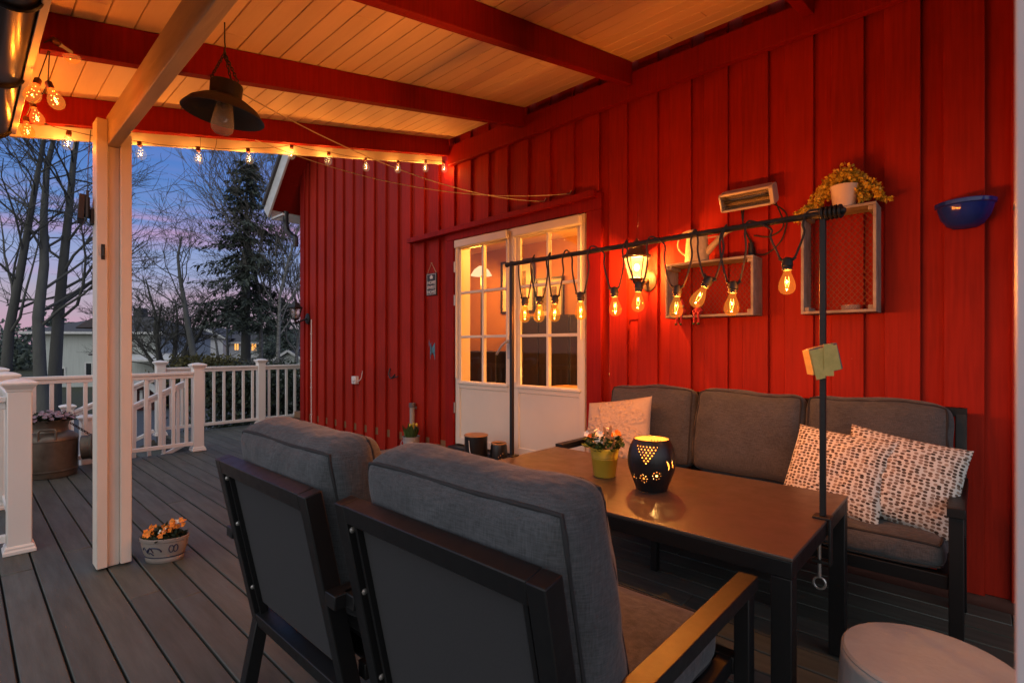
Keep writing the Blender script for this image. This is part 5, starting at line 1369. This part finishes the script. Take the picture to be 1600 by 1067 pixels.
q = Vector((-3.225, 3.33, 0.1705))
b = MB(); b.lathe([(0.055, 0), (0.058, 0.004), (0.074, 0.08), (0.080, 0.16), (0.076, 0.24), (0.068, 0.27), (0.064, 0.268), (0.07, 0.2), (0.06, 0.03), (0.0005, 0.02)], q, 30); b.build('shell', 'lantern_black', cp_)
b = MB(); b.lathe([(0.070, 0.262), (0.072, 0.270), (0.066, 0.276), (0.058, 0.262)], q, 30, cap0=False, cap1=False); b.build('rim', 'wood_plate', cp_)
b = MB()
for k in range(9): a = R(-60+k*2); b.ball(q+Vector((0.078*math.cos(a+.2*(k % 3)), 0.078*math.sin(a+.2*(k % 3)), .06+.016*k)), 0.006, 6, 4)
b.build('stud_ornament', 'wood_plate', cp_)

stl = thing('round_stool', 'pale concrete drum stool in the right foreground', 'stool', (-0.11, 1.80, 0))
q = Vector((-0.10, 1.80, 0.002))
b = MB(); n_t, n_z = 72, 24; prof_s = [(0.205+0.012*math.sin(PI*i/n_z), 0.445*i/n_z) for i in range(n_z+1)]
b.lathe(prof_s, q, n_t, cap0=False, cap1=False); 
hole_a = math.atan2(-(q.y), -(q.x)) 
hole_dir = Vector((-RT.x, -RT.y, 0))*0.75 - FW*0.66; ha = math.atan2(hole_dir.y, hole_dir.x)
kf = []
for f in b.f:
    c = sum((b.v[i] for i in f), Vector())/len(f) - q; a = (math.atan2(c.y, c.x)-ha+PI) % (2*PI)-PI
    if ((a*0.21)/0.028)**2 + ((c.z-0.345)/0.062)**2 > 1: kf.append(f)
b.f = kf
so_ = b.build('drum', 'concrete', stl, smooth=60); sm = so_.modifiers.new('thick', 'SOLIDIFY'); sm.thickness = 0.012; sm.offset = -1
b = MB(); b.lathe([(0.2045, 0.4455), (0.2045, 0.450), (0.198, 0.4565), (0.16, 0.459), (0.0005, 0.460)], q, 64); b.build('top', 'concrete', stl)

# flood light and lantern on the post's outer side
fd = thing('flood_light', 'small black solar flood light clamped to the outer side of the post', 'flood light', (-3.95, 0.45, 2.05))
b = MB(); Tf = Matrix.Translation((-3.96, 0.500, 2.14)) @ Matrix.Rotation(R(-7), 4, 'Z') @ Matrix.Rotation(R(-4), 4, 'X'); b.box((-0.085, -0.018, -0.075), (0.085, 0.014, 0.075), Tf); b.build('panel', 'solar', fd, bevel=0.004)
b = MB(); b.tube([(-3.92, 0.505, 2.10), (-3.90, 0.525, 2.09), (-3.89, 0.544, 2.09)], 0.012, 8); b.box((-3.925, 0.530, 2.045), (-3.865, 0.5445, 2.135)); b.tube([(-3.88, 0.515, 2.08), (-3.88, 0.515, 2.20)], 0.012, 8); b.tube([(-3.88, 0.515, 2.19), (-3.88, 0.515, 2.24)], 0.007, 8); b.build('bracket', 'iron', fd)
b = MB(); b.tube([(-3.88, 0.515, 2.24), (-3.879, 0.518, 2.4), (-3.88, 0.53, 2.6)], 0.0022, 5); b.tube(catmull([(-3.88, 0.515, 2.08), (-3.88, 0.48, 2.0), (-3.89, 0.50, 1.98), (-3.89, 0.535, 2.05)], 5), 0.0025, 5); b.build('cable', 'iron', fd)
pl = thing('post_lantern', 'dark lantern with a pointed roof fixed behind the white post', 'lantern', (-4.0, 0.56, 1.3))
b = MB(); b.lathe([(0.128, 0.0), (0.132, 0.006), (0.07, 0.055), (0.012, 0.09), (0.004, 0.10)], (-4.08, 0.615, 1.43), 4, T=Matrix.Rotation(R(2), 4, 'Z')); b.build('roof', 'iron', pl, smooth=20)
b = MB()
for k in range(4): a = R(38+90*k); b.tube([(-4.08+.07*math.cos(a), .60+.07*math.sin(a)*.5, 1.27), (-4.08+.075*math.cos(a), .60+.075*math.sin(a)*.5, 1.45)], 0.005, 6)
b.lathe([(0.075, 1.262), (0.075, 1.272)], (-4.08, .60, 0), 4, 1, .5, T=Matrix.Rotation(R(38), 4, 'Z')); b.box((-3.96, 0.55, 1.33), (-3.932, 0.60, 1.42)); b.box((-4.08, .59, 1.395), (-3.932, .60, 1.41)); b.build('cage', 'iron', pl)
# ================================================================== BACKGROUND TREES
def bare_tree(name, label, base, height, r0, seed, lean=(0, 0), spread=1.0, first=0.25, limbs=11, twig='twig', bark='bark', group=None, up=0.35, levels=3, dens=1.0, fork=0, droop=0.0, cat='tree', rmin=0.006, thin=0.34, wobble=0.10, reach=0.50):
    rr = random.Random(seed)
    o = thing(name, label, cat, base, 0, group)
    tr, tw = MB(), MB(); base = Vector(base)
    def grow(p, d, L_, r, lvl):
        n = 7 if lvl == 0 else (5 if lvl == 1 else 3)
        pts = [p]; rs = [r]; dd = d.copy()
        for i in range(n):
            wob = wobble if lvl == 0 else 0.24
            dd = (dd + Vector((rr.gauss(0, wob), rr.gauss(0, wob), rr.gauss(0, wob*.6) + (up*0.22 if lvl else 0) - (droop if lvl >= 2 else 0)))).normalized()
            pts.append(pts[-1] + dd*(L_/n)); rs.append(r*(1-0.80*(i+1)/n) if lvl == 0 else r*(1-0.75*(i+1)/n)+rmin*0.3)
        (tr if lvl <= 1 else tw).tube(pts, rs, (9, 6, 4, 3, 3)[lvl], caps=False)
        if lvl >= levels: return
        k = (limbs, int(7*dens), int(6*dens), int(5*dens))[lvl]
        for j in range(k):
            t = first + (1-first)*((j+rr.random())/k) if lvl == 0 else rr.uniform(.22, 1)
            f = t*n; i = min(int(f), n-1); q = pts[i].lerp(pts[i+1], f-i); rq = rs[i]+(rs[i+1]-rs[i])*(f-i)
            seg = (pts[i+1]-pts[i]).normalized()
            s_ = seg.orthogonal().normalized(); s_.rotate(Matrix.Rotation(rr.uniform(0, 2*PI), 3, seg))
            ang = R(rr.uniform(32, 62))*spread
            nd = (seg*math.cos(ang) + s_*math.sin(ang)).normalized()
            if nd.z < -0.15: nd.z *= -0.4
            ll = L_*((reach*(1.12-t*.65)) if lvl == 0 else rr.uniform(.32, .58))
            grow(q, nd, ll, max(rmin, rq*(thin if lvl == 0 else 0.55)), lvl+1)
    d0 = Vector((lean[0], lean[1], 1)).normalized()
    if fork:
        for k in range(fork):
            a = 2*PI*k/fork + rr.random(); grow(base, (d0 + Vector((math.cos(a), math.sin(a), 0))*rr.uniform(.12, .38)).normalized(), height*rr.uniform(.8, 1.05), r0*rr.uniform(.6, 1), 0)
    else: grow(base, d0, height, r0, 0)
    tr.build('trunk', bark, o, smooth=180); tw.build('crown', twig, o, smooth=180, flat=True)
    return o
GT = 'trees beyond the deck'
def gpt(px, D, dy=0.0):
    p = atD(px, CY, D); return (p.x, p.y, gz(p.x, p.y)-0.1)
bare_tree('bare_tree', 'bare dark tree at the left border, leftmost of the three tall trunks', gpt(4, 14.5), 10, 0.15, 31, tuple(RT*0.05)[:2], wobble=.05, reach=.36, limbs=18, group=GT)
bare_tree('bare_tree', 'tall bare tree with a curved leaning trunk, middle one of the three at left', gpt(72, 14), 11, 0.17, 12, tuple(RT*-0.12)[:2], wobble=.06, reach=.36, limbs=19, group=GT, first=.22)
bare_tree('bare_tree', 'straight thick bare tree just left of the white post', gpt(84, 15), 11.5, 0.18, 58, tuple(RT*0.04)[:2], wobble=.04, reach=.34, limbs=19, group=GT, first=.26)
bare_tree('bare_tree', 'bushy many stemmed bare tree right of the white post', gpt(262, 25), 5.6, 0.16, 77, (0, 0), limbs=9, fork=6, group=GT, first=.2, dens=1.15, levels=3, rmin=.009)
bare_tree('bare_tree', 'slender bare tree with a forked crown between the house windows', gpt(318, 21), 7.8, 0.17, 5, (-0.01, 0.02), limbs=10, group=GT, first=.42)
bare_tree('bare_tree', 'small distant bare tree beside the conifer', gpt(352, 34), 8.0, 0.16, 91, (0, 0), limbs=10, group=GT, fork=2, levels=3)
for px, D, hh, sd, lb_ in ((408, 26, 12.5, 15, 'tall pale birch with fine upswept twigs right of the conifer'), (432, 24, 11.5, 44, 'pale birch with fanned twigs below the white bargeboard'), (462, 27, 9.5, 63, 'pale birch closest to the red house corner')):
    bare_tree('birch_tree', lb_, gpt(px, D), hh, 0.11, sd, (random.uniform(-.05, .05), random.uniform(-.05, .05)), spread=.62, limbs=22, twig='twig_pale', bark='birch', group=GT, up=.6, first=.22, droop=.03, rmin=.011, dens=1.25, thin=.42)

def conifer(name, label, base, height, rad, seed, mat='needle', n_tier=34, gap=0.0, base_f=0.10):
    rr = random.Random(seed); o = thing(name, label, 'tree', base, 0, GT); base = Vector(base)
    t = MB(); t.tube([base, base+Vector((0.05, 0, height*.5)), base+Vector((0, .05, height))], [0.26, 0.16, 0.02], 9); t.build('trunk', 'bark', o, smooth=180)
    c = MB()
    for i in range(n_tier):
        f = (i+rr.random()*.6)/n_tier; z = height*(base_f+(1-base_f)*f); L0 = rad*(1-f)**0.75*(0.75+0.5*rr.random()) + 0.25
        for j in range(rr.randint(5, 8)):
            if rr.random() < gap: continue
            a = rr.uniform(0, 2*PI); L_ = L0*rr.uniform(.55, 1.15); u = Vector((math.cos(a), math.sin(a), 0)); sd = Vector((-u.y, u.x, 0))
            m = max(3, int(L_/0.22)); pts = [base+Vector((0, 0, z))+u*(L_*k/m)+Vector((0, 0, -0.30*L_*(k/m)**1.4+0.10*L_*(k/m)**3)) for k in range(m+1)]
            c.tube(pts, [0.025*(1-.8*k/m) for k in range(m+1)], 3, caps=False)
            for k in range(1, m+1):
                for _ in range(6):
                    p = pts[k]+Vector((rr.gauss(0, .08), rr.gauss(0, .08), rr.gauss(0, .05)))
                    d = u*rr.uniform(.1, .9) + sd*rr.gauss(0, .8) + Vector((0, 0, -rr.uniform(.1, .9)))
                    c.leaf(p, d, (rr.gauss(0, .5), rr.gauss(0, .5), 1), rr.uniform(.18, .42), rr.uniform(.06, .13))
    c.build('crown', mat, o, flat=True)
conifer('spruce_tree', 'tall dark ragged spruce in front of the pink sky', gpt(384, 25), 11.7, 2.5, 7, n_tier=42, gap=.20, base_f=.30)
conifer('spruce_tree', 'smaller grey spruce far off between the birches', gpt(447, 42), 6.6, 2.2, 19, 'needle_hazed', 24)
conifer('spruce_tree', 'low grey spruce behind the right gable roof', gpt(418, 48), 7.4, 2.4, 29, 'needle_hazed', 24)

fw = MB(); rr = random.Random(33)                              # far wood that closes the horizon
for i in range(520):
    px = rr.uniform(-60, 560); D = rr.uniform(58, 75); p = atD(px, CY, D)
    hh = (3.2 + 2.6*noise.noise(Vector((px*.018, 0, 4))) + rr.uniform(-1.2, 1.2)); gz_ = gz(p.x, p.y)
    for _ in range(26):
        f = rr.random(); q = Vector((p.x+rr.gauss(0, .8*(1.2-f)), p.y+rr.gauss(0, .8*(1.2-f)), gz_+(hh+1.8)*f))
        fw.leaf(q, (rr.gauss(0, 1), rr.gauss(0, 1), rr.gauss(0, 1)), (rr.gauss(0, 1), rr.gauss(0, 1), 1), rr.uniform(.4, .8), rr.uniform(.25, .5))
o = fw.build('far_woods', 'needle_hazed', None, flat=True); o['kind'] = 'stuff'; o['label'] = 'far dark tree line behind the houses'

def hedge(name, label, path, h, wd, n, mat, seed, Lf=.09, cat='hedge'):
    rr = random.Random(seed); o = thing(name, label, cat, path[0], 0); c = MB()
    for _ in range(n):
        i = rr.randrange(len(path)-1); p = Vector(path[i]).lerp(Vector(path[i+1]), rr.random())
        f = rr.random()**.7; hh = h*(1+.25*noise.noise(p*1.3))
        q = p + Vector((rr.gauss(0, wd*.4), rr.gauss(0, wd*.4), f*hh))
        c.leaf(q, (rr.gauss(0, 1), rr.gauss(0, 1), rr.gauss(0, 1)+.5), (rr.gauss(0, 1), rr.gauss(0, 1), 1), Lf*rr.uniform(.6, 1.4), Lf*.55)
    c.build('foliage', mat, o, flat=True)
    s_ = MB()
    for _ in range(60):
        i = rr.randrange(len(path)-1); p = Vector(path[i]).lerp(Vector(path[i+1]), rr.random())
        s_.tube([p, p+Vector((rr.gauss(0, .15), rr.gauss(0, .15), h*.5)), p+Vector((rr.gauss(0, .25), rr.gauss(0, .25), h*rr.uniform(.8, 1.08)))], [.012, .008, .003], 4, caps=False)
    s_.build('stems', 'twig', o)
hedge('hedge', 'dark green hedge growing close behind the far white railing', [(-10.0, 2.9, -.7), (-10.1, 4.2, -.7), (-10.2, 6.0, -.7)], 1.62, .75, 9000, 'leaf_dark', 41)
p1 = gpt(285, 18); p2 = gpt(345, 18)
hedge('shrub', 'olive yellow shrub in front of the house with lit windows', [p1, p2], 1.75, 1.0, 5200, 'olive', 42, .13, 'shrub')
p1 = gpt(340, 20); p2 = gpt(430, 21)
hedge('shrub', 'brownish twiggy shrub row right of the olive shrub', [p1, p2], 1.75, .9, 4200, 'twig', 43, .12, 'shrub')

# ================================================================== NEIGHBOUR HOUSES
def house_block(o, T, w, d, h, ridge, mat, over=0.45, hip=0.0, wins=(), axis='x'):
    """local x along the front (towards the viewer at y=0), walls d deep; windows: (x, z, w, h, lit)"""
    b = MB(); b.box((0, 0, 0), (w, d, h), T); b.build('wall', mat, o)
    b = MB(); e = over
    if axis == 'x':                                            # ridge along the front
        P = [(-e, -e, h), (w+e, -e, h), (w+e, d+e, h), (-e, d+e, h), (hip, d/2, ridge), (w-hip, d/2, ridge)]
        fs_ = [(0, 1, 5, 4), (2, 3, 4, 5), (1, 2, 5), (3, 0, 4), (3, 2, 1, 0)]
    else:                                                      # gable to the viewer
        P = [(-e, -e, h-.15), (w+e, -e, h-.15), (w+e, d+e, h-.15), (-e, d+e, h-.15), (w/2, -e, ridge), (w/2, d+e, ridge)]
        fs_ = [(0, 3, 5, 4), (1, 4, 5, 2), (2, 5, 3), (0, 1, 2, 3)]
        b2 = MB(); b2.add([T @ Vector(p) for p in ((0, 0.0, h), (w, 0.0, h), (w/2, 0.0, ridge-.15), (0, .1, h), (w, .1, h), (w/2, .1, ridge-.15))], [(0, 1, 2), (5, 4, 3), (0, 2, 5, 3), (1, 4, 5, 2), (0, 3, 4, 1)]); b2.build('gable', mat, o)
    b.add([T @ Vector(p) for p in P], fs_); rf = b.build('roof', 'roof_dark', o, smooth=10)
    b = MB()
    if axis == 'x': b.beam(T @ Vector((-e, -e-.02, h-.04)), T @ Vector((w+e, -e-.02, h-.04)), .06, .16)
    else:
        for x in (-e, w+e): b.beam(T @ Vector((x, -e-.03, h-.15)), T @ Vector((w/2, -e-.03, ridge)), .06, .18)
    b.build('eave_trim', 'trim_white', rf)
    for x, z, ww, wh, lit in wins:
        b = MB(); t = .09
        for lo, hi in (((x-t, -.05, z-t), (x+ww+t, -.005, z)), ((x-t, -.05, z+wh), (x+ww+t, -.005, z+wh+t)), ((x-t, -.05, z), (x, -.005, z+wh)), ((x+ww, -.05, z), (x+ww+t, -.005, z+wh)), ((x+ww/2-.03, -.045, z), (x+ww/2+.03, -.006, z+wh))): b.box(lo, hi, T)
        f_ = b.build('window', 'trim_white', o)
        b = MB(); b.box((x, -.03, z), (x+ww, -.004, z+wh), T); b.build('pane', 'window_on' if lit else 'pane_dark', f_)
    return rf
def face_cam(px, D):
    p = atD(px, CY, D); z = gz(p.x, p.y); 
    return Matrix.Translation((p.x, p.y, z)) @ Matrix.Rotation(YAW + R(8), 4, 'Z')
D1 = 34.0; sc = D1/F
h1 = thing('grey_house', 'pale grey two storey house with a dark hipped roof behind the bare trees', 'house', gpt(110, D1))
T = face_cam(52, D1); zb_ = T.translation.z
hz = lambda py: H + (CY-py)*sc - zb_
house_block(h1, T, 180*sc, 8, hz(519), hz(487), 'house_grey', hip=2.6, over=.5, wins=((75*sc, hz(594), 17*sc, 26*sc, 0), (150*sc, hz(542), 8*sc, 13*sc, 0), (30*sc, hz(596), 14*sc, 20*sc, 0)))
b = MB(); b.box((100*sc, 3.4, hz(495)), (113*sc, 4.2, hz(474)), T); b.build('chimney', 'roof_dark', h1)
b = MB(); x0, x1 = 145*sc, 222*sc
b.add([T @ Vector(p) for p in ((x0, -2.2, hz(564)), (x1, -2.2, hz(564)), (x1, 0.5, hz(555)), (x0, .5, hz(555)), (x0, -2.2, hz(561)), (x1, -2.2, hz(561)), (x1, .5, hz(552)), (x0, .5, hz(552)))], [(0,3,2,1),(4,5,6,7),(0,1,5,4),(1,2,6,5),(2,3,7,6),(3,0,4,7)]); b.build('porch_roof', 'trim_white', h1)
for x in (150*sc, 215*sc): b = MB(); b.box((x, -2.1, 0), (x+.15, -1.95, hz(565)), T); b.build('porch_post', 'trim_white', h1)
D2 = 46.0; sc = D2/F
h2 = thing('white_house', 'white house with three warm lit windows beyond the shrubs', 'house', gpt(330, D2))
T = face_cam(278, D2); zb_ = T.translation.z
house_block(h2, T, 66*sc, 7, hz(526), hz(510), 'house_white', axis='y', over=.35, wins=((24*sc, hz(547), 11*sc, 13*sc, 1),))
T2_ = T @ Matrix.Translation((66.5*sc, 1.2, 0))
house_block(h2, T2_, 56*sc, 6, hz(535), hz(515), 'house_white', over=.3, wins=((9*sc, hz(547), 6*sc, 12*sc, 1), (35*sc, hz(548), 7*sc, 11*sc, 1)))
D3 = 40.0; sc = D3/F
h3 = thing('garage', 'low grey roofed outbuilding near the red house corner', 'garage', gpt(450, D3))
T = face_cam(424, D3); zb_ = T.translation.z
house_block(h3, T, 52*sc, 5, hz(566), hz(548), 'house_grey', axis='y', over=.3)
D4 = 50.0; sc = D4/F
h4 = thing('far_house', 'distant grey house with one pale window between the birches', 'house', gpt(415, D4))
T = face_cam(402, D4); zb_ = T.translation.z
house_block(h4, T, 60*sc, 6, hz(536), hz(520), 'house_grey', over=.3, wins=((9*sc, hz(550), 7*sc, 11*sc, 0),))
# small red shed glimpsed through the railing
D5 = 17.0; sc = D5/F
h5 = thing('red_shed', 'small dark red shed with white trim glimpsed between the balusters', 'shed', gpt(220, D5))
T = face_cam(206, D5); zb_ = T.translation.z
house_block(h5, T, 34*sc, 2.0, hz(604), hz(590), 'shed_red', axis='y', over=.12)
b = MB(); b.box((12*sc, -.03, 0.35), (16*sc, -.002, hz(610)), T); b.build('corner_trim', 'trim_white', h5)

# ================================================================== SKY, SUN, CAMERA
w_ = bpy.data.worlds.new('World'); S.world = w_; w_.use_nodes = True
nt = w_.node_tree
for n_ in list(nt.nodes): nt.nodes.remove(n_)
L = nt.links.new
out = nt.nodes.new('ShaderNodeOutputWorld'); bg = N(nt, 'ShaderNodeBackground', Strength=0.05)
SUN_EL, SUN_AZ = R(1.0), R(215)
sky = nt.nodes.new('ShaderNodeTexSky'); sky.sky_type = 'NISHITA'; sky.sun_disc = False; sky.sun_elevation = SUN_EL; sky.sun_rotation = SUN_AZ
sky.air_density = 1.2; sky.dust_density = 1.0; sky.ozone_density = 3.0
L(sky.outputs[0], bg.inputs['Color'])
tc = nt.nodes.new('ShaderNodeTexCoord'); sx = nt.nodes.new('ShaderNodeSeparateXYZ'); L(tc.outputs['Generated'], sx.inputs[0])
cr = nt.nodes.new('ShaderNodeValToRGB'); cr.color_ramp.interpolation = 'EASE'
els = cr.color_ramp.elements
els[0].position = 0.0; els[0].color = (0.36, 0.32, 0.33, 1)
els[1].position = 1.0; els[1].color = (0.42, 0.42, 0.50, 1)
for ps, c_ in ((0.07, (0.40, 0.34, 0.44, 1)), (0.13, (0.27, 0.33, 0.56, 1)), (0.20, (0.13, 0.235, 0.53, 1)), (0.30, (0.07, 0.18, 0.51, 1)), (0.42, (0.045, 0.15, 0.49, 1))):
    e = els.new(ps); e.color = c_
L(sx.outputs['Z'], cr.inputs[0])
# pink streaks of cloud low in the sky
mp = nt.nodes.new('ShaderNodeMapping'); mp.inputs['Scale'].default_value = (1.6, 1.6, 15.0); mp.inputs['Rotation'].default_value = (R(3), R(-2), 0); L(tc.outputs['Generated'], mp.inputs['Vector'])
nz = N(nt, 'ShaderNodeTexNoise', Scale=1.5, Detail=5.0, Roughness=0.55); L(mp.outputs[0], nz.inputs['Vector'])
m1 = N(nt, 'ShaderNodeMapRange'); m1.inputs['From Min'].default_value = 0.42; m1.inputs['From Max'].default_value = 0.62; L(nz.outputs['Fac'], m1.inputs['Value'])
m2 = nt.nodes.new('ShaderNodeValToRGB'); e2 = m2.color_ramp.elements
e2[0].position = 0.02; e2[0].color = (.5, .5, .5, 1); e2[1].position = 0.33; e2[1].color = (0, 0, 0, 1)
e = e2.new(0.16); e.color = (.35, .35, .35, 1); e = e2.new(0.195); e.color = (1, 1, 1, 1); e = e2.new(0.235); e.color = (.25, .25, .25, 1)
L(sx.outputs['Z'], m2.inputs[0])
mu = nt.nodes.new('ShaderNodeMath'); mu.operation = 'MULTIPLY'; L(m1.outputs[0], mu.inputs[0]); L(m2.outputs[0], mu.inputs[1])
mx = nt.nodes.new('ShaderNodeMix'); mx.data_type = 'RGBA'; mx.inputs['B'].default_value = (0.60, 0.30, 0.47, 1)
L(mu.outputs[0], mx.inputs['Factor']); L(cr.outputs[0], mx.inputs['A'])
# paler afterglow in the west, behind the view
gd = nt.nodes.new('ShaderNodeVectorMath'); gd.operation = 'DOT_PRODUCT'; gd.inputs[1].default_value = Vector((0.40, -0.80, 0.40)).normalized(); L(tc.outputs['Generated'], gd.inputs[0])
m3 = N(nt, 'ShaderNodeMapRange'); m3.inputs['From Min'].default_value = 0.0; m3.inputs['From Max'].default_value = 1.0; L(gd.outputs['Value'], m3.inputs['Value'])
pw = nt.nodes.new('ShaderNodeMath'); pw.operation = 'POWER'; pw.inputs[1].default_value = 1.5; L(m3.outputs[0], pw.inputs[0])
gl_ = nt.nodes.new('ShaderNodeMix'); gl_.data_type = 'RGBA'; gl_.inputs['B'].default_value = (1.15, 1.15, 1.12, 1); L(pw.outputs[0], gl_.inputs['Factor']); L(mx.outputs['Result'], gl_.inputs['A'])
bg2 = N(nt, 'ShaderNodeBackground', Strength=1.1); L(gl_.outputs['Result'], bg2.inputs['Color'])
ad = nt.nodes.new('ShaderNodeAddShader'); L(bg.outputs[0], ad.inputs[0]); L(bg2.outputs[0], ad.inputs[1]); L(ad.outputs[0], out.inputs[0])

cam = bpy.data.cameras.new('camera'); co = bpy.data.objects.new('camera', cam); COL.objects.link(co)
co.location = (0, 0, H); co.rotation_euler = (PI/2, 0, YAW)
cam.sensor_width = 36.0; cam.lens = F/1600*36.0; cam.shift_y = (CY-533.5)/1600.0; cam.clip_start = 0.05; cam.clip_end = 600
cam.dof.use_dof = True; cam.dof.focus_distance = 3.2; cam.dof.aperture_fstop = 5.6
S.camera = co
S.view_settings.view_transform = 'Standard'; S.view_settings.look = 'None'; S.view_settings.exposure = 0.0; S.view_settings.gamma = 1.0
S.render.engine = 'CYCLES'
S.cycles.use_denoising = True; S.cycles.denoiser = 'OPENIMAGEDENOISE'
S.cycles.max_bounces = 8; S.cycles.diffuse_bounces = 4; S.cycles.glossy_bounces = 4; S.cycles.transparent_max_bounces = 24
S.cycles.sample_clamp_indirect = 6.0; S.cycles.blur_glossy = 0.5; S.cycles.caustics_reflective = False; S.cycles.caustics_refractive = False
S.cycles.use_light_tree = True
